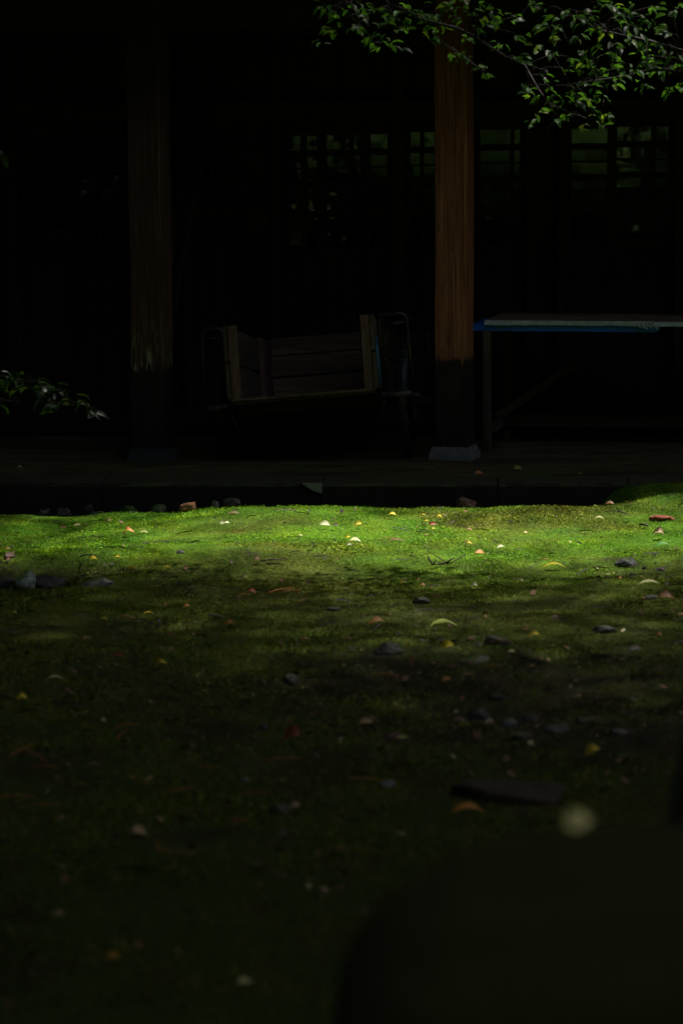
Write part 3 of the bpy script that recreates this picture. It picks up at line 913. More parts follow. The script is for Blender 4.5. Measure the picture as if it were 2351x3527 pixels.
p0 = TM @ at_y(1140, 957, legp.y + .35); p1 = TM @ at_y(1330, 830, legp.y + .32)
mb = MB(); dd = p1 - p0
mb.box((p0 + p1) / 2 + Vector((0, -.03, 0)), (dd.length, .02, .045), Matrix.Rotation(-math.atan2(dd.z, dd.x), 3, 'Y')); mb.build('brace', M_benchh, tb)

# ------------------------------------------------------------------ stones
def rock(pos, w, h, d, mat, label, cat='stone', sub=4, sink=.25, seed=None, group=None, name='stone', rough=.35, rotz=None, facet=True):
    seed = random.random() * 100 if seed is None else seed
    import bmesh
    bm = bmesh.new(); bmesh.ops.create_icosphere(bm, subdivisions=sub, radius=1)
    rr = random.Random(seed)
    planes = []
    for _ in range(15):
        nv = Vector((rr.gauss(0, 1), rr.gauss(0, 1), rr.gauss(0, 1))).normalized()
        planes.append((nv, rr.uniform(.62, .98)))
    for v in bm.verts:
        p = v.co.copy()
        rad = 1.08
        for nv, dd in planes:
            q_ = nv.dot(p)
            if q_ > .05: rad = min(rad, dd / q_)
        p = p * (rad if facet else 1)
        n1 = mnoise.noise(p * 1.1 + Vector((seed, 0, 0))); n2 = mnoise.noise(p * 2.7 + Vector((0, seed, 0))); n3 = mnoise.noise(p * 7 + Vector((0, 0, seed)))
        k = 1.1 + rough * .5 * n1 + rough * .35 * n2 + rough * .22 * n3
        q = p * k
        q.x = math.copysign(abs(q.x) ** .85, q.x)
        if not facet:
            q = Vector([math.copysign(abs(a_) ** .48, a_) * .92 for a_ in q])
        v.co = Vector((q.x * w / 2, q.y * d / 2, q.z * h / 2))
    me = bpy.data.meshes.new(name); bm.to_mesh(me); bm.free()
    me.materials.append(mat); me.shade_smooth()
    o = bpy.data.objects.new(name, me); link(o)
    o.location = (pos[0], pos[1], pos[2] + h / 2 - h * sink)
    o.rotation_euler = (0, 0, random.uniform(-.4, .4) if rotz is None else rotz)
    tag(o, label, cat, group)
    return o
def pxm(p): return FPX / S / p.y      # display pixels per metre at that depth
def gstone(px, py, wpx, hpx, mat, label, sink=.46, z=None, **k):
    p = on_ground(px, py + hpx * .35) if z is None else at_z(px, py, z)
    s = pxm(p)
    return rock(p, .92 * wpx / s, hpx / s * 1.5, wpx / s * .75, mat, label, sink=sink, **k)
def gut_stone(px, py, wpx, hpx, mat, label, dy=.17):
    p = at_y(px, py, EDGE_Y - dy); s = pxm(p)
    h = max(.06, hpx / s * 1.2)
    return rock((p.x, p.y, p.z - h * .25), wpx / s, h, wpx / s * .6, mat, label, sink=.4)
gut_stone(434, 1162, 40, 12, M_sbrown, 'orange brown stone beside the kerb at the sunlit edge', .24)
gut_stone(495, 1159, 15, 12, M_sgrey, 'small grey stone just right of the orange brown stone', .22)
gut_stone(531, 1154, 38, 16, M_sdark, 'dark grey stone half hidden at the kerb, second right of the orange stone', .2)
gut_stone(226, 1180, 34, 16, M_smoss, 'moss topped stone at the left edge of the lit moss')
gut_stone(296, 1176, 44, 14, M_smoss, 'long low mossy stone left of the cream leaf')
gut_stone(205, 1171, 26, 22, M_sdark, 'dark stone standing in the gutter behind the moss topped stone', .12)
gut_stone(146, 1177, 40, 16, M_sdark, 'rounded dark stone in the gutter, second from the left')
gut_stone(100, 1178, 34, 12, M_sdark, 'flat dark stone in the gutter at far left')
gut_stone(364, 1166, 34, 14, M_smoss, 'green mossy stone behind the cream curled leaf')
gut_stone(1072, 1153, 46, 10, M_spink, 'pinkish brown flat stone at the kerb foot below the pillar', .22)
gstone(1439, 1291, 56, 20, M_sgrey, 'broad pitted grey stone in the moss near the right edge', z=None)
gstone(1517, 1307, 22, 11, M_sdark, 'small dark stone right of the broad pitted stone')
gstone(1450, 1318, 10, 7, M_sgrey, 'tiny grey stone just below the broad pitted stone')
gstone(1478, 1304, 10, 10, M_sdark, 'tiny dark stone between the pitted stone and the dark stone')
gstone(1491, 1371, 34, 13, M_sgrey, 'angular light grey stone below the pitted stone at right')
gstone(964, 1379, 44, 20, M_sdark, 'smooth dark oval stone in the middle of the moss')
gstone(765, 1398, 34, 14, M_sdark, 'low dark stone left of the smooth oval stone')
gstone(1143, 1470, 58, 24, M_sgrey, 'faceted blue grey stone at centre right')
gstone(1086, 1511, 76, 15, M_sgrey, 'flat grey slab sunk in moss below the faceted stone')
gstone(892, 1491, 74, 28, M_sdark, 'large dark rounded stone left of the flat grey slab')
gstone(1100, 1479, 20, 9, M_sgrey, 'small pale chip of stone left of the faceted stone')
gstone(414, 1268, 17, 9, M_sgrey, 'little grey stone on the mossy mound at left')
gstone(665, 1558, 42, 24, M_sdark, 'shiny dark stone in the shaded moss left of centre')
gstone(605, 1565, 14, 9, M_sgrey, 'small round grey pebble left of the shiny dark stone')
gstone(606, 1668, 26, 16, M_sdark, 'dull grey stone below the round pebble')
gstone(562, 1788, 30, 9, M_sgrey, 'thin grey stone in the dark moss, lower left')
gstone(889, 1797, 44, 16, M_sgrey, 'dim grey stone left of the cut stone block')
gstone(641, 1858, 62, 30, M_sdark, 'black rounded stone behind the cream orange leaf')
gstone(109, 1815, 13, 9, M_spale, 'small whitish pebble at lower left')
gstone(1389, 1446, 58, 18, M_sdark, 'dark ragged stone sunk in the moss near the right edge')
gstone(22, 1275, 30, 18, M_spink, 'purplish stone in the hollow at the left edge')
p = on_ground(60, 1352)
rock((p.x, p.y, p.z - .01), .085, .10, .08, M_spale, 'pale lichened stone with a bright face in the hollow at left', seed=4, sink=.15)
rock((p.x + .085, p.y + .06, p.z - .01), .15, .085, .12, M_sdark, 'dark stone leaning on the pale lichened stone', seed=14, sink=.25)
rock((p.x - .12, p.y + .03, p.z - .015), .12, .08, .12, M_sdark, 'dark mossy stone left of the pale lichened stone', seed=24, sink=.2)
rock((p.x + .30, p.y + .05, p.z - .015), .14, .08, .10, M_sgrey, 'low grey stone right of the dark stone in the hollow', seed=25, sink=.3)
# dark stony patch in the lower right
patch = [(1050, 1655, 42, M_spink, 'reddish stone leftmost in the dark stony patch'), (1100, 1642, 60, M_sdark, 'flat dark stone at the back of the stony patch'),
         (1165, 1660, 44, M_sgrey, 'greyish stone in the middle of the stony patch'), (1215, 1648, 56, M_sdark, 'black stone right of the greyish one in the stony patch'),
         (1275, 1672, 60, M_sdark, 'broad low stone at the right of the stony patch'), (1195, 1690, 50, M_sdark, 'dark stone at the front of the stony patch'),
         (1345, 1655, 46, M_sdark, 'dark stone standing apart right of the stony patch'), (905, 1692, 46, M_spink, 'brownish stone left of the stony patch'),
         (1140, 1600, 36, M_sdark, 'small dark stone above the stony patch'), (1420, 1680, 40, M_sgrey, 'dim grey stone near the black boulder')]
for a_, b_, w, m_, lab in patch:
    gstone(a_, b_, w, w * .42, m_, lab, sink=.45)
# cut block, half buried
def block():
    p = on_ground(1170, 1850); s = pxm(p)
    mb = MB(); W, Dp, H = 270 / s, .16, 78 / s
    nx_, nz_ = 16, 6
    grid = {}
    def vtx(x, y, z):
        k = 0.022
        return (x + k * (mnoise.noise(Vector((x * 9, y * 9, z * 9)))), y + k * mnoise.noise(Vector((x * 9 + 5, y * 9, z * 9))), z + k * .8 * mnoise.noise(Vector((x * 9, y * 9 + 7, z * 9))))
    import bmesh
    bm = bmesh.new(); bmesh.ops.create_cube(bm, size=1)
    bmesh.ops.subdivide_edges(bm, edges=bm.edges[:], cuts=11, use_grid_fill=True)
    for v in bm.verts:
        c = v.co
        r_ = Vector((c.x * W, c.y * Dp, c.z * H))
        # knock the edges off
        e = max(0, abs(c.x) - .42) + max(0, abs(c.z) - .36) + max(0, abs(c.y) - .36)
        r_ *= 1 - .25 * max(0, e - .1)
        r_ += Vector(vtx(r_.x, r_.y, r_.z)) - r_
        v.co = r_
    me = bpy.data.meshes.new('stone_block'); bm.to_mesh(me); bm.free(); me.materials.append(M_block); me.shade_smooth()
    o = bpy.data.objects.new('stone_block', me); link(o)
    o.location = (p.x, p.y + Dp / 2, p.z + H / 2 - .060); o.rotation_euler = (.0, .05, -.30)
    tag(o, 'rough cut brown stone block half buried in the dark foreground', 'stone block')
block()
# big out of focus rocks close to the camera
b = rock((.56, 3.55, gz(.56, 3.55) - .045), 1.20, 1.08, .9, M_fore, 'huge blurred mossy boulder filling the lower right foreground', 'boulder', 5, .05, 3.3, name='boulder', rough=.16, rotz=0, facet=False)
b.rotation_euler = (0, -.03, 0)
b2 = rock((.80, 5.2, gz(.8, 5.2)), .46, .98, .5, M_sdark, 'black blurred boulder at the right edge behind the mossy one', 'boulder', 4, .05, 8.1, name='boulder', rough=.15, rotz=0)

# ------------------------------------------------------------------ fallen leaves, twigs, needles
def leaf_mesh(name, mat, curl, fold, asp, tip=1.0, nseg=6):
    """leaf of length 1 along x, curled and folded along its midrib"""
    v = []; f = []
    for k in range(nseg + 1):
        t = k / nseg
        w = asp * .5 * (math.sin(math.pi * t ** (.75 * tip)) ** .8 if 0 < t < 1 else 0)
        x = t - .5
        zc = -curl * (x * x) * 1.6
        for s_ in (-1, 0, 1):
            v.append((x, s_ * w, zc + abs(s_) * w * fold + .012 * math.sin(k * 2.1 + s_)))
    for k in range(nseg):
        for s_ in (0, 1):
            a_ = k * 3 + s_
            f.append((a_, a_ + 3, a_ + 4, a_ + 1))
    v += [(-.5, -.012, -curl * .4), (-.5, .012, -curl * .4), (-.72, 0, -curl * .75)]
    n = len(v); f.append((n - 3, n - 2, n - 1))
    me = bpy.data.meshes.new(name); me.from_pydata(v, [], f); me.materials.append(mat); me.shade_smooth()
    return me
FM = {}
def fallen(px, py, lpx, colr, label, kind='flat', z=None, pos=None):
    """kind flat / up (stands curled upright) / long"""
    p = pos if pos is not None else (on_ground(px, py) if z is None else at_z(px, py, z))
    s = pxm(p); L = lpx / s
    L *= 1.32
    key = (colr, kind, random.randrange(3))
    if key not in FM:
        cu = random.uniform(.25, .6) if kind != 'up' else random.uniform(.9, 1.4)
        fo = random.uniform(.3, .9)
        asp = {'flat': random.uniform(.42, .6), 'up': random.uniform(.5, .7), 'long': random.uniform(.22, .3)}[kind]
        FM[key] = leaf_mesh('fallen_leaf', FL[colr], cu, fo, asp)
    o = bpy.data.objects.new('fallen_leaf', FM[key]); link(o)
    o.location = (p.x, p.y, p.z + .020 + (.30 * L if kind == 'up' else .10 * L))
    o.scale = (L, L, L)
    az = random.uniform(-.5, .5)
    if random.random() < .5: o.scale.x = -L
    tilt = random.uniform(-.35, .35)
    if kind == 'up': o.rotation_euler = (random.uniform(.4, .8), random.uniform(-.5, .3), az)
    elif kind == 'long': o.rotation_euler = (random.uniform(.1, .45), tilt * .2, az * .3)
    else: o.rotation_euler = (random.uniform(.3, .9), tilt * .5, az)
    tag(o, label, 'leaf', 'leaves fallen on the moss')
    return o
LV = [
 (338, 1176, 17, 'cream', 'cream curled leaf on the left rim of the lit moss', 'up'),
 (292, 1234, 21, 'orange', 'pointed orange leaf on bright moss at left', 'up'),
 (330, 1233, 18, 'lime', 'olive yellow leaf right beside the pointed orange leaf', 'flat'),
 (509, 1212, 12, 'cream', 'whitish leaf on the green slope, left one of a close pair', 'flat'),
 (521, 1211, 10, 'cream', 'whitish leaf on the green slope, right one of a close pair', 'flat'),
 (537, 1190, 22, 'brown', 'curled grey brown leaf above the whitish pair', 'long'),
 (610, 1165, 13, 'red', 'dark red leaf at the top rim of the lit moss', 'flat'),
 (744, 1216, 21, 'cream', 'pale cream leaf at the centre of the bright moss', 'flat'),
 (768, 1217, 13, 'dark', 'dark curled leaf just right of the pale cream centre leaf', 'flat'),
 (690, 1240, 8, 'pale', 'tiny pale leaf below left of the cream centre leaf', 'flat'),
 (628, 1257, 7, 'dark', 'tiny dark leaf on the brownish mound', 'up'),
 (145, 1221, 11, 'red', 'dark red leaf on the lit moss near the left edge', 'flat'),
 (177, 1217, 13, 'pale', 'light brown leaf right of the dark red leaf near the left edge', 'flat'),
 (215, 1297, 15, 'yellow', 'yellow humped leaf in the dim moss at left', 'up'),
 (271, 1290, 11, 'yellow', 'small yellow leaf right of the yellow humped leaf', 'flat'),
 (304, 1318, 18, 'yellow', 'yellow leaf lying below the small yellow leaf at left', 'flat'),
 (383, 1314, 12, 'yellow', 'folded yellow leaf right of the hollow', 'up'),
 (560, 1340, 13, 'pale', 'pale yellow leaf standing on the shaded mound', 'up'),
 (577, 1371, 19, 'red', 'rusty red leaf below the pale standing leaf', 'flat'),
 (431, 1406, 12, 'orange', 'small orange leaf in the shaded moss', 'up'),
 (341, 1420, 20, 'yellow', 'thin yellow leaf in the shade left of the small orange one', 'long'),
 (239, 1436, 15, 'yellow', 'round cream yellow leaf in the dark moss at left', 'up'),
 (32, 1422, 11, 'lime', 'yellow green leaf at the left edge in the shade', 'up'),
 (526, 1444, 19, 'orange', 'arched orange leaf in the shade below the rusty leaf', 'flat'),
 (392, 1471, 14, 'red', 'reddish brown crumpled leaf in the dark moss', 'flat'),
 (290, 1434, 40, 'brown', 'long thin brown leaf right of the round cream yellow leaf', 'long'),
 (16, 1262, 12, 'orange', 'tan leaf resting by the purplish stone at the left edge', 'up'),
 (900, 1192, 15, 'yellow', 'yellow leaf left of three small yellow ones on the brightest moss', 'flat'),
 (972, 1192, 8, 'yellow', 'topmost of the three small yellow leaves on the brightest moss', 'flat'),
 (978, 1206, 11, 'yellow', 'middle of the three small yellow leaves on the brightest moss', 'flat'),
 (1009, 1200, 13, 'yellow', 'rightmost of the three small yellow leaves on the brightest moss', 'up'),
 (991, 1227, 9, 'yellow', 'yellow leaf standing on the straight thin twig', 'up'),
 (992, 1215, 15, 'red', 'dark red curled leaf under the three small yellow leaves', 'flat'),
 (824, 1214, 17, 'yellow', 'flat yellow leaf on the bright moss at centre', 'flat'),
 (798, 1244, 11, 'yellow', 'yellow leaf above the pale yellow one below the centre', 'flat'),
 (817, 1253, 21, 'pale', 'pale yellow flat leaf below the centre of the bright moss', 'flat'),
 (800, 1262, 11, 'cream', 'small cream leaf under the pale yellow flat leaf', 'flat'),
 (909, 1254, 32, 'brown', 'long brownish leaf between the centre leaves and the forked twig', 'long'),
 (1074, 1262, 14, 'yellow', 'bright yellow leaf standing at the tip of the forked twig', 'up'),
 (1101, 1281, 19, 'orange', 'orange leaf right of the forked twig', 'flat'),
 (1150, 1268, 16, 'cream', 'cream leaf right of the orange leaf by the twig', 'flat'),
 (1272, 1310, 39, 'yellow', 'long yellow brown leaf right of the middle at the shade edge', 'long'),
 (1514, 1239, 22, 'pink', 'cream pink folded leaf near the right edge', 'up'),
 (1520, 1263, 30, 'green', 'fresh green leaf lying below the cream pink leaf', 'long'),
 (1374, 1199, 18, 'pale', 'pale thin leaf on bright moss at right', 'long'),
 (1400, 1166, 17, 'brown', 'brownish leaf on the moss bank at right', 'flat'),
 (1489, 1352, 37, 'pale', 'pale twisted leaf above the angular light grey stone', 'long'),
 (1090, 1359, 15, 'cream', 'cream leaf standing in the half shade right of the oval stone', 'up'),
 (924, 1347, 9, 'orange', 'tiny orange leaf above the smooth oval stone', 'flat'),
 (969, 1356, 13, 'orange', 'orange leaf just above the smooth oval stone', 'flat'),
 (1422, 1340, 7, 'orange', 'tiny orange leaf left of the pale twisted leaf', 'up'),
 (863, 1443, 31, 'orange', 'orange pink leaf in the half shade left of the long green leaf', 'flat'),
 (1017, 1448, 48, 'lime', 'long yellow green leaf in the half shade at centre', 'long'),
 (1227, 1472, 24, 'yellow', 'plump pale yellow leaf right of the faceted stone', 'flat'),
 (1028, 1502, 24, 'yellow', 'yellow folded leaf standing above the flat grey slab', 'up'),
 (1174, 1510, 14, 'pale', 'pale greenish leaf right of the flat grey slab', 'flat'),
 (1530, 1383, 30, 'brown', 'brown leaf beside the angular stone at the right edge', 'flat'),
 (1510, 1473, 13, 'orange', 'orange leaf in the shade near the right edge', 'up'),
 (1454, 1510, 30, 'grey', 'grey curled leaf in the dark moss at right', 'flat'),
 (367, 1540, 21, 'yellow', 'yellow leaf in the dark, the one left of centre', 'up'),
 (128, 1571, 27, 'cream', 'slim cream leaf in the dark moss at left', 'long'),
 (50, 1620, 20, 'yellow', 'rounded yellow leaf in the dark near the left edge', 'up'),
 (271, 1518, 20, 'red', 'dull reddish leaf above left of the yellow leaf in the dark', 'flat'),
 (676, 1711, 34, 'red', 'curled reddish brown leaf in the dark centre', 'up'),
 (676, 1868, 22, 'pink', 'cream orange leaf before the black rounded stone', 'flat'),
 (236, 1670, 10, 'pale', 'tiny pale leaf in the dark at left', 'up'),
 (215, 1772, 24, 'grey', 'grey slanted leaf in the dark at lower left', 'long'),
 (1361, 1746, 30, 'yellow', 'golden leaf standing in the dark at lower right', 'up'),
 (839, 1675, 28, 'pink', 'dim pinkish leaf left of the stony patch', 'flat'),
 (1124, 1674, 22, 'pink', 'tan leaf lying among the stones of the stony patch', 'flat'),
 (924, 1711, 25, 'lime', 'dim yellow green leaf below the brownish stone', 'long'),
 (1024, 1575, 18, 'orange', 'dim orange leaf below the flat grey slab', 'flat'),
 (1072, 1566, 28, 'brown', 'dim brown leaf right of the dim orange leaf', 'long'),
 (312, 1934, 34, 'pink', 'pale brown blurred leaf at the bottom left', 'up'),
 (645, 1937, 22, 'grey', 'greyish blurred leaf at the bottom centre', 'flat'),
 (780, 1972, 44, 'brown', 'yellow brown blurred leaf beside the mossy boulder', 'long'),
 (262, 2219, 24, 'orange', 'orange blurred leaf at the bottom left', 'flat'),
 (560, 2277, 28, 'pale', 'pale blurred leaf at the very bottom', 'flat'),
 (135, 2120, 20, 'pink', 'tan blurred leaf at the bottom left edge', 'flat'),
 (1076, 1877, 60, 'orange', 'long orange leaf below the cut stone block', 'long'),
 (550, 1905, 36, 'red', 'rusty blurred leaf left of the black rounded stone', 'long'),
 (1306, 1590, 12, 'brown', 'small brown leaf above the stony patch', 'flat'),
 (590, 1296, 16, 'brown', 'brown leaf beside the dark twigs on the mound', 'flat'),
 (1040, 1545, 14, 'brown', 'small brown leaf right under the flat slab', 'flat'),
 (700, 1480, 14, 'brown', 'faint brown leaf left of the large dark rounded stone', 'flat'),
]
for t in LV:
    fallen(t[0], t[1], t[2], t[3], t[4], t[5])
for t in [(1257, 1047, 22, 'red', 'reddish leaf on the platform under the table', 'long'), (1188, 1086, 17, 'lime', 'pale green leaf on the platform right of the pillar footing', 'flat'),
          (1100, 1097, 15, 'orange', 'tan leaf on the platform edge below the pillar', 'flat'), (1331, 1098, 7, 'orange', 'tiny orange leaf on the platform at right', 'flat'),
          (46, 1085, 10, 'lime', 'dim yellow leaf on the platform at far left', 'up'), (1004, 1063, 12, 'red', 'red leaf on the platform left of the footing stone', 'flat')]:
    fallen(*t, z=0.0)['group'] = 'leaves on the platform'
# blurred leaf lying on the near boulder
bpy.context.view_layer.update()
dg = bpy.context.evaluated_depsgraph_get()
d_ = ray(1327, 1902).normalized()
bi = b.matrix_world.inverted()
ok, hit, nrm, _ = b.ray_cast(bi @ Vector((0, 0, CAMZ)), (bi.to_3x3() @ d_).normalized())
hp = b.matrix_world @ hit if ok else at_y(1327, 1902, 3.5)
print('boulder leaf', ok, hp)
o = bpy.data.objects.new('fallen_leaf', leaf_mesh('fallen_leaf', FL['pale'], .3, .3, .85)); link(o)
o.location = hp + Vector((0, -.01, .012)); o.scale = (.038, .038, .038); o.rotation_euler = (.7, -.2, .2)
tag(o, 'cream leaf blurred to a disc on top of the mossy boulder', 'leaf')

def twig(paths, mat, label, name='twig', cat='twig', group=None, z=None, lift=.02):
    mb = MB()
    for pts, r_ in paths:
        P = []
        for k, (a_, b_) in enumerate(pts):
            p = on_ground(a_, b_) if z is None else at_z(a_, b_, z)
            P.append(Vector((p.x, p.y, p.z + lift + .004 * math.sin(k * 2))))
        n = len(P)
        mb.tube(P, [r_ * (1 - .5 * k / max(1, n - 1)) for k in range(n)], 6)
    o = mb.build(name, mat, None, True); tag(o, label, cat, group)
    return o
# forked twig stands up out of the moss: given in one upright plane
p0 = on_ground(1005, 1297)
mb = MB()
def up(a_, b_, dy=0.0): return at_y(a_, b_, p0.y + dy)
mb.tube([up(982, 1277), up(986, 1286), up(993, 1297), up(1003, 1297), up(1018, 1294), up(1030, 1289), up(1042, 1281)], [.003, .004, .005, .005, .0045, .004, .003], 6)
mb.tube([up(1025, 1294), up(1036, 1293), up(1052, 1284, .02), up(1070, 1272, .04)], [.0035, .003, .003, .002], 6)
mb.tube([up(984, 1268, .05), up(1000, 1276, .03), up(1018, 1288, .01), up(1028, 1297)], [.0015, .002, .0025, .002], 5)
mb.tube([up(993, 1296), up(998, 1290), up(1002, 1284)], [.003, .003, .002], 5)
o = mb.build('twig', M_twig, None, True); tag(o, 'forked black twig standing on the moss with a yellow leaf at its tip', 'twig')
twig([([(954, 1231), (975, 1231), (1001, 1231)], .0022)], M_twig, 'straight thin twig under a small yellow leaf on the brightest moss')
twig([([(1468, 1214), (1478, 1216), (1488, 1217)], .006), ([(1480, 1215), (1484, 1211)], .005)], M_twig, 'short black twig near the right edge of the lit moss')
twig([([(1418, 1184), (1430, 1188), (1444, 1192)], .0035), ([(1426, 1187), (1430, 1181)], .0025)], M_twig, 'thin dark twig left of the red bark piece')
twig([([(598, 1299), (625, 1297), (652, 1295)], .004), ([(610, 1305), (640, 1306), (660, 1308)], .003)], M_twig, 'two crossed dark twigs on the brown mound')
twig([([(615, 1374), (640, 1367), (672, 1359)], .0045)], M_needle, 'brown stick in the shaded moss left of the low dark stone', 'stick', 'stick')
twig([([(642, 1372), (668, 1368), (690, 1364)], .0025)], M_needle, 'thinner brown stick beside the first one', 'stick', 'stick')
twig([([(481, 1424), (500, 1427), (516, 1428)], .006)], simple('grey_stick', (.22, .2, .18), .8), 'short grey stick in the shaded moss at left', 'stick', 'stick')
twig([([(926, 1326), (945, 1325), (958, 1327)], .003), ([(990, 1325), (1000, 1329), (1020, 1328)], .002)], M_twig, 'small dark twig below the forked twig')
twig([([(185, 1288), (203, 1286), (220, 1284)], .004)], M_twig, 'dark stick above the yellow humped leaf', 'stick', 'stick')
# red bark
p = on_ground(1517, 1196); s = pxm(p)
o = rock(p, 58 / s, 17 / s, .05, M_barkred, 'crumbly red brown piece of bark on the lit moss at the right edge', 'bark', 3, .2, 5.5, name='bark_piece', rough=.6, rotz=0)
ND = [((530, 1234), (547, 1235), (566, 1235), 'reddish pine needle on the brown mound'),
 ((22, 1753), (50, 1738), (78, 1720), 'orange pine needle at lower left, upper arm of a V'),
 ((62, 1738), (85, 1750), (108, 1765), 'orange pine needle at lower left, lower arm of a V'),
 ((270, 1684), (295, 1680), (320, 1677), 'level orange needle left of the dark centre'),
 ((270, 1709), (282, 1700), (293, 1690), 'short slanting orange needle under the level one'),
 ((70, 1775), (110, 1776), (135, 1776), 'orange needle lying level below the V of needles'),
 ((303, 1803), (322, 1807), (342, 1812), 'orange needle in the lower left, sloping down'),
 ((385, 1834), (415, 1830), (445, 1825), 'long tan needle at the lower left of centre'),
 ((0, 1845), (45, 1845), (90, 1846), 'long orange needle touching the left edge'),
 ((60, 1867), (95, 1865), (140, 1860), 'faint orange needle under the one touching the left edge'),
 ((608, 1762), (650, 1758), (690, 1754), 'pale straight needle above the black rounded stone'),
 ((450, 1776), (472, 1777), (497, 1777), 'dull orange needle left of the pale straight one'),
 ((555, 1840), (590, 1838), (620, 1834), 'faint yellow needle left of the black rounded stone'),
 ((1148, 1806), (1158, 1820), (1173, 1842), 'red orange needle on the face of the cut stone block'),
 ((856, 1563), (884, 1563), (915, 1564), 'orange needle below the large dark rounded stone'),
 ((1125, 1486), (1150, 1484), (1175, 1482), 'orange needle under the faceted stone'),
 ((1117, 1544), (1133, 1542), (1150, 1541), 'short orange needle below the flat slab'),
 ((800, 1804), (840, 1804), (880, 1805), 'faint red needle left of the dim grey stone'),
 ((1240, 1295), (1252, 1295), (1264, 1296), 'thin pale needle above the long yellow brown leaf'),
 ((985, 1382), (1000, 1382), (1018, 1381), 'orange needle right of the smooth oval stone'),
 ((1240, 1868), (1262, 1872), (1290, 1874), 'dim yellow needle right below the cut stone block'),
 ((355, 1968), (400, 1977), (450, 1974), 'thick orange blurred needle at the bottom left'),
 ((360, 1956), (364, 1968), (372, 1974), 'short blurred needle crossing the thick orange one'),
 ((545, 1383), (560, 1376), (575, 1374), 'thin reddish needle beside the rusty red leaf'),
 ((376, 1405), (382, 1399), (388, 1394), 'short upright orange needle left of the small orange leaf'),
 ((870, 1250), (890, 1246), (905, 1244), 'thin reddish needle above the long brownish leaf')]
for a_, b_, c_, lab in ND:
    dep = on_ground(*b_).y
    twig([([a_, b_, c_], .0026 if dep < 10 else .0018)], M_needle, lab, 'pine_needle', 'needle', 'pine needles on the moss')
# uncountable crumbs
def litter():
    n = 6000
    y = 6 + 8 * rng.random(n); x = (rng.random(n) * 2 - 1) * (.13 * y + .05)
    keep = (y < edge_y(x) - .15) & (rng.random(n) < .2 + .8 * soil_mask(x, y) + .15 * (y < 11))
    x, y = x[keep], y[keep]; z = ground_h(x, y) + .012
    n = len(x); s = .004 + .014 * rng.random(n) ** 2.5; an = rng.random(n) * 6.28
    asp = .25 + .6 * rng.random(n)
    u = np.stack([np.cos(an) * s, np.sin(an) * s, (rng.random(n) - .5) * s], 1); v = np.stack([-np.sin(an) * s * asp, np.cos(an) * s * asp, (rng.random(n) - .2) * s * asp], 1)
    c = np.stack([x, y, z], 1)
    P = np.stack([c - u, c - v, c + u, c + v], 1).reshape(-1, 3)
    m, nt, bs, _ = newmat('litter')
    at = N(nt, 'ShaderNodeAttribute', attribute_name='rnd')
    nt.links.new(ramp(nt, at.outputs['Fac'], [(0, (.02, .014, .01)), (.6, (.10, .045, .022)), (.9, (.22, .11, .05)), (.97, (.40, .30, .12)), (1, (.5, .45, .3))]), bs.inputs['Base Color'])
    bs.inputs['Roughness'].default_value = .7
    o = bpy.data.objects.new('leaf_litter', fast_mesh('leaf_litter', P, 4, np.arange(4 * n), m, {'rnd': rng.random(n)}))
    o['kind'] = 'stuff'; tag(o, 'tiny brown crumbs of leaves and bark scattered over the moss', 'litter'); link(o)
litter()
def threads():
    n = 700
    y = 7 + 7 * rng.random(n); x = (rng.random(n) * 2 - 1) * (.13 * y + .05)
    k = y < edge_y(x) - .2; x, y = x[k], y[k]; n = len(x)
    z = ground_h(x, y) + .011
    L = .012 + .035 * rng.random(n) ** 2; an = rng.random(n) * 6.28; w = .0009 + .0012 * rng.random(n)
    u = np.stack([np.cos(an) * L, np.sin(an) * L, (rng.random(n) - .5) * L * .4], 1)
    v = np.stack([-np.sin(an) * w, np.cos(an) * w, w * 1.2], 1)
    c = np.stack([x, y, z], 1); sag = np.array([0, 0, .004])
    P = np.stack([c - u - v, c - v + sag, c + u - v, c + u + v, c + v + sag, c - u + v], 1).reshape(-1, 3)
    b0 = np.arange(n)[:, None] * 6
    lp = np.concatenate([b0 + np.array([[0, 1, 4, 5]]), b0 + np.array([[1, 2, 3, 4]])], 1).ravel()
    o = bpy.data.objects.new('fine_debris', fast_mesh('fine_debris', P, 4, lp, M_twig)); o['kind'] = 'stuff'
    tag(o, 'hair thin dark twigs and stems strewn over the moss', 'debris'); link(o)
threads()

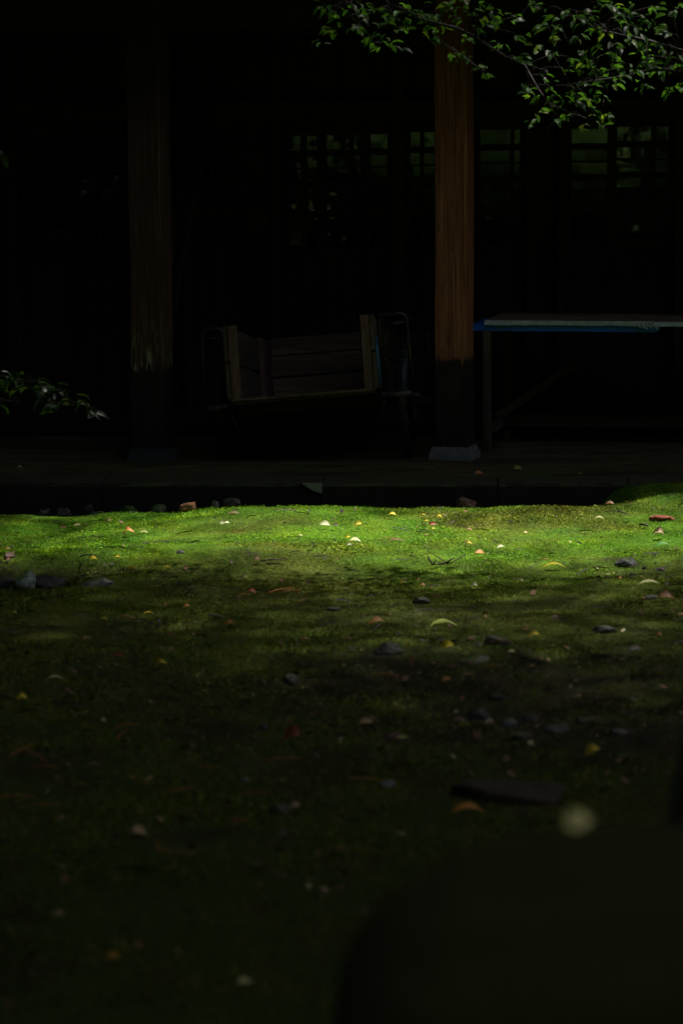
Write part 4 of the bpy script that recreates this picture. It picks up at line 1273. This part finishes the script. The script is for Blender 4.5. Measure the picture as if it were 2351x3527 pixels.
# ------------------------------------------------------------------ the two trees whose branches reach in
LM = {}
def get_leaf(mat, v):
    k = (mat.name, v)
    if k not in LM:
        r_ = random.Random(v * 7 + 1)
        LM[k] = leaf_mesh('leaf', mat, r_.uniform(.1, .5), r_.uniform(.15, .5), r_.uniform(.40, .50))
    return LM[k]
def branch_tree(name, label, cat, trunk, paths, clusters, depth, leafL, mats, seed, cap=298):
    rr = random.Random(seed)
    t = empty(name, (trunk[0], trunk[1], gz(trunk[0], trunk[1]) if abs(trunk[0]) < 60 else 0)); tag(t, label, cat)
    T0 = Vector(t.location)
    tv = [Vector((0, 0, -.1)), Vector((.05, .02, 1)), Vector((-.03, .05, 2.2)), Vector((.06, 0, 3.6)), Vector((0, .1, 5.5))]
    MB().tube(tv, [.16, .13, .115, .09, .05], 12).build('trunk', M_bark, t, True)
    nodes = []
    for pts, r0, dd in paths:
        P = []
        for k, q in enumerate(pts):
            if len(q) == 3: p = Vector(q)
            else: p = at_y(q[0] / S, q[1] / S, depth + dd + .25 * math.sin(k * 1.3 + r0 * 900))
            P.append(p - T0)
        n = len(P); r0 *= .6
        MB().tube(P, [r0 * (1 - .75 * k / (n - 1)) for k in range(n)], 7).build('branch', M_bark, t, True)
        for k in range(n - 1):
            for u in range(5): nodes.append(P[k].lerp(P[k + 1], u / 5))
        nodes.append(P[-1])
    tw = MB(); cnt = 0; todo = []
    for (cx_, cy_, num, sz, mk) in clusters:
        c = at_y(cx_ / S, cy_ / S, depth + rr.uniform(-.45, .35)) - T0
        near = min(nodes, key=lambda q: (q - c).length + .25 * abs(q.y - c.y))
        mid = near.lerp(c, .55) + Vector((rr.uniform(-.02, .02), rr.uniform(-.02, .02), .02 + .04 * (near - c).length))
        tw.tube([near, mid, c], [.0022, .0015, .001], 4)
        dirv = (c - near); dirv.z -= .05
        base_az = math.atan2(dirv.y, dirv.x)
        for k in range(num):
            mat = mats[mk] if mk in mats else mats['g']
            if mk == 'g':
                q = rr.random()
                mat = mats['y'] if q > .90 else (mats['d'] if q < .45 else mats['g'])
            L = leafL * sz * rr.uniform(.6, 1.2)
            az = base_az + rr.uniform(-1.7, 1.7) if num > 1 else rr.uniform(-.5, .5)
            pit = rr.uniform(-.1, 1.05)                      # tip droops
            rl = rr.uniform(-.8, .8)
            E = Matrix.Rotation(az, 3, 'Z') @ Matrix.Rotation(pit, 3, 'Y') @ Matrix.Rotation(rl, 3, 'X')
            at_ = c + Vector((rr.uniform(-.022, .022), rr.uniform(-.06, .06), rr.uniform(-.018, .018)))
            todo.append((L, mat, rr.randrange(5), at_ + E @ Vector((.66 * L, 0, 0)), E))
    todo.sort(key=lambda q: -q[0])
    for L, mat, v_, lc, E in todo[:cap]:
        o = bpy.data.objects.new('leaf', get_leaf(mat, v_)); link(o, t)
        o.location = lc; o.rotation_euler = E.to_euler(); o.scale = (L, L, L); cnt += 1
    if len(todo) > cap:
        sm = MB()
        for L, mat, v_, lc, E in todo[cap:]:
            me = get_leaf(mats['g'], v_)
            sm.add([lc + E @ (v.co * L) for v in me.vertices], [tuple(p_.vertices) for p_ in me.polygons])
        so = sm.build('small_leaves', mats['g'], t, True); so['kind'] = 'stuff'
    tw.build('twigs', M_bark, t, True)['kind'] = 'stuff'
    print(name, cnt)
    return t
C = [(1115,15,4),(1135,88,4),(1152,106,3),(1100,143,1),(1104,146,2),(1232,55,4),(1247,95,4),(1272,130,4),(1292,150,3),(1330,148,4),(1362,165,1),(1362,55,3),(1380,90,3),
 (1245,14,5),(1430,38,5),(1475,62,4),(1445,14,1),(1555,8,5),(1605,8,5),(1490,95,4),(1503,125,4),(1560,180,3),(1612,186,4),(1590,205,2),(1643,225,3),(1672,258,3),(1650,50,2),(1680,80,3),
 (1830,5,3),(1872,30,3),(1912,55,3),(1960,32,5),(1990,60,5),(2035,45,4),(2060,8,4),(2100,10,5),(2130,30,4),(2165,12,3),(2160,42,3),(2050,90,4),(2078,95,3),(2150,82,3),(2210,55,5),(2240,70,3),
 (2259,84,1),(2205,100,3),(2285,95,3),(2300,112,3),(1912,130,3),(1770,190,4),(1800,200,3),(1850,160,3),(1905,175,3),(2015,168,3),(2060,167,4),(2092,182,4),(2120,197,3),(2155,122,4),(2185,142,4),
 (2225,150,5),(2210,180,4),(2290,160,5),(2322,184,4),(2250,192,4),(2105,222,3),(2160,226,4),(2212,216,4),(2185,238,3),(2272,240,5),(2285,252,2),(2225,290,3),(2205,285,2),(2310,300,5),(2343,290,3),
 (1960,195,3),(1935,232,3),(2000,228,3),(2042,238,4),(2085,246,3),(1995,285,3),(2052,285,5),(2100,276,3),(1812,290,4),(1812,316,4),(1840,330,3),(1900,330,4),(1930,346,4),(1972,325,5),(2002,332,4),
 (2062,312,3),(2080,330,2),(2020,345,2),(1985,350,3),(1852,372,3),(1950,395,3),(1920,405,2),(1958,402,2),(1990,425,1),(2020,415,2),(2052,382,3),(2062,422,3),(2092,395,3),(1832,418,3)]
sizes = {(1920,405):1.35,(1990,425):1.3,(2092,395):1.2,(1330,148):1.25,(1362,165):1.2,(1832,418):.75}
CL = []
C += [(1130,35,3),(1170,60,3),(1215,85,3),(1255,30,3),(1310,110,3),(1345,60,3),(1400,60,3),(1460,90,3),(1530,90,3),(1540,25,3),(1590,110,3),(1640,90,3),(1660,15,3),(1720,60,3),(1150,40,3),(1200,25,4),(1300,30,3),(1385,20,4),(1500,40,4),(1575,60,3),(1625,40,3),(1700,40,3),(1760,60,4),(1790,120,4),(1880,80,4),(1930,90,4),(1990,110,4),(2120,60,4),(2250,20,5),(2310,40,5),(2340,10,4),(2120,150,4),(2030,200,4),(1870,240,4),(1890,290,4),(2130,260,3),(2250,220,4),(2330,230,4),(1720,150,3),(1250,60,3)]
for (a_, b_, n) in C:
    mk = 'o' if (a_, b_) in ((1100,143),(1445,14),(2259,84)) else ('y' if (a_, b_) in ((2078,95),(1912,130),(1850,160)) else 'g')
    CL.append((a_, b_, n if n <= 2 else n + 2, sizes.get((a_, b_), 1.0), mk))
mats = {'g': M_leaf, 'y': M_leafy, 'o': M_leafo, 'd': M_leafd}
branch_tree('broadleaf_tree', 'tree outside the frame whose leafy branches hang into the top right corner', 'tree', (4.4, 12.6),
 [([(4.4, 12.6, 3.2), (3.0, 12.7, 3.3), (1.6, 12.8, 2.95), (1285, -80), (1336, 17), (1396, 36), (1447, 64), (1507, 81), (1576, 98), (1635, 128), (1687, 162), (1725, 186), (1807, 226), (1853, 307), (1884, 353), (1915, 395)], .020, 0),
  ([(4.4, 12.6, 2.9), (3.2, 12.8, 2.5), (2351, 176), (2225, 138), (2133, 119), (2057, 102), (1980, 60)], .018, .1),
  ([(3.2, 12.8, 2.5), (2351, 250), (2260, 235), (2160, 260), (2060, 275), (1960, 290), (1880, 300)], .012, -.1),
  ([(1.6, 12.8, 2.95), (1180, -60), (1215, 20), (1245, 90), (1290, 145), (1340, 150)], .008, .1),
  ([(1507, 81), (1500, 120), (1540, 160), (1600, 195), (1650, 235), (1675, 262)], .005, 0),
  ([(1884, 353), (1950, 385), (2010, 405), (2070, 415)], .005, 0)],
 CL, 12.4, .048, mats, 3)
CL2 = [(10,1275,3),(18,1300,4),(50,1285,4),(45,1310,3),(75,1318,3),(110,1310,4),(138,1330,4),(100,1325,2),(170,1332,3),(200,1330,3),(200,1362,2),(240,1378,2),(268,1360,3),(190,1388,3),(196,1398,2),(163,1350,3),(298,1392,4),(325,1408,3),(5,1370,3),(5,1392,3),(4,520,3),(-20,1300,4),(-30,1350,4)]
branch_tree('evergreen_tree', 'tree outside the frame whose glossy dark leafy twig enters at the left edge', 'tree', (-3.6, 12.2),
 [([(-3.6, 12.2, 1.7), (-2.4, 12.3, 1.3), (-30, 1370), (41, 1384), (76, 1389), (153, 1387), (230, 1395), (280, 1394), (325, 1403)], .012, 0),
  ([(-2.4, 12.3, 1.3), (-20, 1290), (50, 1300), (110, 1315), (170, 1335), (215, 1350)], .006, 0),
  ([(-3.6, 12.2, 2.6), (-2.4, 12.3, 2.2), (-60, 500), (0, 515)], .008, 0)],
 [(a_, b_, n, 1.0, 'k') for a_, b_, n in CL2], 12.2, .076, {'g': M_leafg, 'k': M_leafg}, 5)

# ------------------------------------------------------------------ the surrounding wood and its roof of leaves
def transm(px, py):
    """wanted share of sun on the ground seen at this place; the leaf density is shaped to it"""
    ys = [1135, 1155, 1180, 1215, 1262, 1300, 1350, 1450, 1520, 1650, 1850, 2300]
    tv = [.0, .22, .70, 1.0, .80, .32, .20, .115, .03, .003, .0006, .0006]
    T = np.interp(py, ys, tv)
    xs = [-400, -100, 0, 250, 500, 750, 950, 1250, 1450, 1568, 1750, 2100, 2500, 2800]
    xv = [.0, .10, .27, .42, .72, 1.0, 1.0, .9, .75, .65, .7, .9, .7, 0]
    T = T * np.interp(px, xs, xv)
    lf = np.interp(px, [0, 500, 900], [.2, .5, 1.0])
    T = T * (1 + (lf - 1) * np.clip((py - 1270) / 60, 0, 1))
    return T * (1 - .9 * np.exp(-((px - 60) / 170) ** 2 - ((py - 1335) / 45) ** 2))
CRi = np.array(CAM_R.to_3x3().transposed())
def project(x, y, z):
    P = np.stack([x, y, z - CAMZ], 0)
    c = CRi @ P
    return (c[0] / -c[2] * FPX + 1175.5) / S, (-c[1] / -c[2] * FPX + 1763.5) / S
RX, RY, RZ = 17.0, 22.0, 18.0; CY = 8.0
def wood_points(n, polar_lo=0.0, polar_hi=1.0):
    cz = polar_lo + (polar_hi - polar_lo) * rng.random(n)
    az = rng.random(n) * 2 * np.pi
    sr = np.sqrt(1 - cz ** 2)
    k = .86 + .2 * rng.random(n)
    return sr * np.cos(az) * RX * k, CY + sr * np.sin(az) * RY * k, cz * RZ * k
def tau_of(x, y, z):
    gx_ = x - SUN.x / SUN.z * (z + .1); gy_ = y - SUN.y / SUN.z * (z + .1)
    ok = (gy_ > 4) & (gy_ < 15.2) & (np.abs(gx_) < 5)
    px, py = project(gx_, np.clip(gy_, 1, 40), np.full_like(gx_, -.1))
    T = np.where(ok, transm(px, py), 0)
    return -np.log(np.clip(T, 1e-4, 1)), T
def leaf_cards(x, y, z, s, name, label, cat, mat=None):
    n = len(x)
    a = rng.normal(size=(n, 3)); a[:, 2] *= .5; a /= np.linalg.norm(a, axis=1)[:, None]
    b_ = rng.normal(size=(n, 3)); b_ -= (b_ * a).sum(1)[:, None] * a; b_ /= np.linalg.norm(b_, axis=1)[:, None]
    c = np.stack([x, y, z], 1); s = s[:, None]
    P = np.stack([c - a * s * .5, c - b_ * s * .33 + a * s * .05, c + a * s * .5, c + b_ * s * .33 + a * s * .05], 1).reshape(-1, 3)
    o = bpy.data.objects.new(name, fast_mesh(name, P, 4, np.arange(4 * n), mat or M_canopy)); o['kind'] = 'stuff'
    tag(o, label, cat); link(o)
SHRUB = (-.2, -9.0)
def sunhit(x, y, z, cx_, cy_, r_):
    gx_ = x - SUN.x / SUN.z * (z - 1); gy_ = y - SUN.y / SUN.z * (z - 1)
    return (gx_ - cx_) ** 2 + (gy_ - cy_) ** 2 < r_ ** 2
x, y, z = wood_points(62000)
tau, T = tau_of(x, y, z)
k = T < .0004
k &= ~((y > 15) & (z < 1))
k &= ~sunhit(x, y, z, SHRUB[0], SHRUB[1], 3.3)
# sky hole cut into the leaves to bring front light to the pillars
gx_ = x - SUN.x / SUN.z * z; gy_ = y - SUN.y / SUN.z * z
free = ~((np.abs(gx_) < 3.2) & (gy_ > 2.0) & (gy_ < 15.6))
open_ = np.exp(-(((x - 6.0) / 8.5) ** 2 + ((y - 3.0) / 6.5) ** 2) ** 3) * (z > 6) * free
k &= ~(rng.random(len(x)) < .97 * open_)
x, y, z = x[k], y[k], z[k]
leaf_cards(x, y, z, .55 + .5 * rng.random(len(x)), 'wood', 'dense surrounding wood closing over the clearing', 'wood')
# undergrowth closing the wood near the ground behind the viewer
n = 16000
az = -np.pi * rng.random(n); k_ = .78 + .18 * rng.random(n); z = 4.5 * rng.random(n) ** 1.2
x = np.cos(az) * RX * k_; y = CY + np.sin(az) * RY * k_
leaf_cards(x, y, z, .4 + .4 * rng.random(n), 'undergrowth', 'dense undergrowth at the foot of the wood behind the viewer', 'undergrowth')
# added leaf layer above the frame, blocks skylight over foreground and left side
n = 21500
x = rng.random(n) * 15 - 7.5; y = -5 + 20.2 * rng.random(n); z = 4.6 + 1.6 * rng.random(n) - .02 * (x ** 2)
edge = 9.9 + 4.3 * sstep(-.1, -1.2, x) + .9 * (vnoise(x, y * 0, .9, 2, 2) - .5) + .4 * rng.normal(size=n)
k = (y < edge) & ~sunhit(x, y, z, SHRUB[0], SHRUB[1], 3.3)
x, y, z = x[k], y[k], z[k]
leaf_cards(x, y, z, .22 + .2 * rng.random(len(x)), 'low_sky_blocker', 'added leaf layer above the frame that keeps skylight off the foreground', 'foliage')
# a shrub behind the viewer that the sun reaches: it shows in the window panes
n = 14000
a_ = rng.normal(size=(n, 3)); a_ /= np.linalg.norm(a_, axis=1)[:, None]; r_ = (rng.random(n) ** .4)[:, None]
q = a_ * r_ * np.array([2.9, .8, .95]) + np.array([SHRUB[0], SHRUB[1], 1.6]); q = q[(q[:, 2] > .02) & (vnoise(q[:, 0], q[:, 2], .45, 3, 3) > .18)]
leaf_cards(q[:, 0], q[:, 1], q[:, 2], .06 + .08 * rng.random(len(q)), 'shrub', 'sunlit shrub behind the viewer, mirrored in the window panes', 'shrub', M_shrub)
# unseen fine leaves, density shaped to cast the wanted sun patch on the moss
n = 1500000
hz = RZ * .9
gx0 = rng.random(n) * 12 - 6; gy0 = 2.5 + rng.random(n) * 13
h = hz * (.86 + .2 * rng.random(n))
x = gx0 + SUN.x / SUN.z * h; y = gy0 + SUN.y / SUN.z * h
tau, T = tau_of(x, y, h)
area = 156.0; ls = .09; ap = ls * ls * .33 * .62
need = np.clip(tau, 0, 7.0) * area / ap / n
# only where the coarse cards were left out
k = ((T >= .0004) | ((np.abs(gx0) < 2.8) & (gy0 > 2.6) & (gy0 < 15.3))) & (rng.random(n) < need)
print('opening leaves', k.sum(), 'max need', need.max())
x, y, h = x[k], y[k], h[k]
leaf_cards(x, y, h, np.full(len(x), ls) * (.7 + .6 * rng.random(len(x))), 'sun_patch_leaves', 'unseen fine leaves whose density is shaped to cast the sun patch', 'leaves')
sh = MB()
for k in range(7):
    xx = SHRUB[0] - 2 + k * .66
    sh.tube([(xx, SHRUB[1], -.2), (xx + .1, SHRUB[1] + .1, .8), (xx - .05, SHRUB[1], 1.7)], [.03, .024, .012], 6)
tag(sh.build('shrub_stems', M_bark, None, True), 'thin stems of the sunlit shrub behind the viewer', 'stems')
# trunks standing in the wood behind and beside the camera
tr0 = None
for k, (a_, b_) in enumerate([(-6.5, -2), (-4, -8), (1.5, -9), (5.5, -6), (8.5, 0), (9.5, 7), (-8, 4), (-9, 11), (10, 14), (-2, -12)]):
    tt = MB().tube([(0, 0, -.2), (.1, .05, 4), (-.1, .1, 9), (.1, 0, 16)], [.28, .24, .19, .1], 10).mesh('trunk', M_bark, True)
    e = empty('forest_tree', (a_, b_, gz(a_, b_))); tag(e, 'tall forest tree outside the frame, ' + ['left of and behind the viewer', 'well behind the viewer at left', 'straight behind the viewer', 'behind the viewer at right', 'right of the viewer', 'right of the lit moss', 'left of the foreground', 'left of the lit moss', 'beyond the right end of the table', 'farthest behind the viewer'][k], 'tree', 'trees of the surrounding wood')
    link(bpy.data.objects.new('trunk', tt), e)
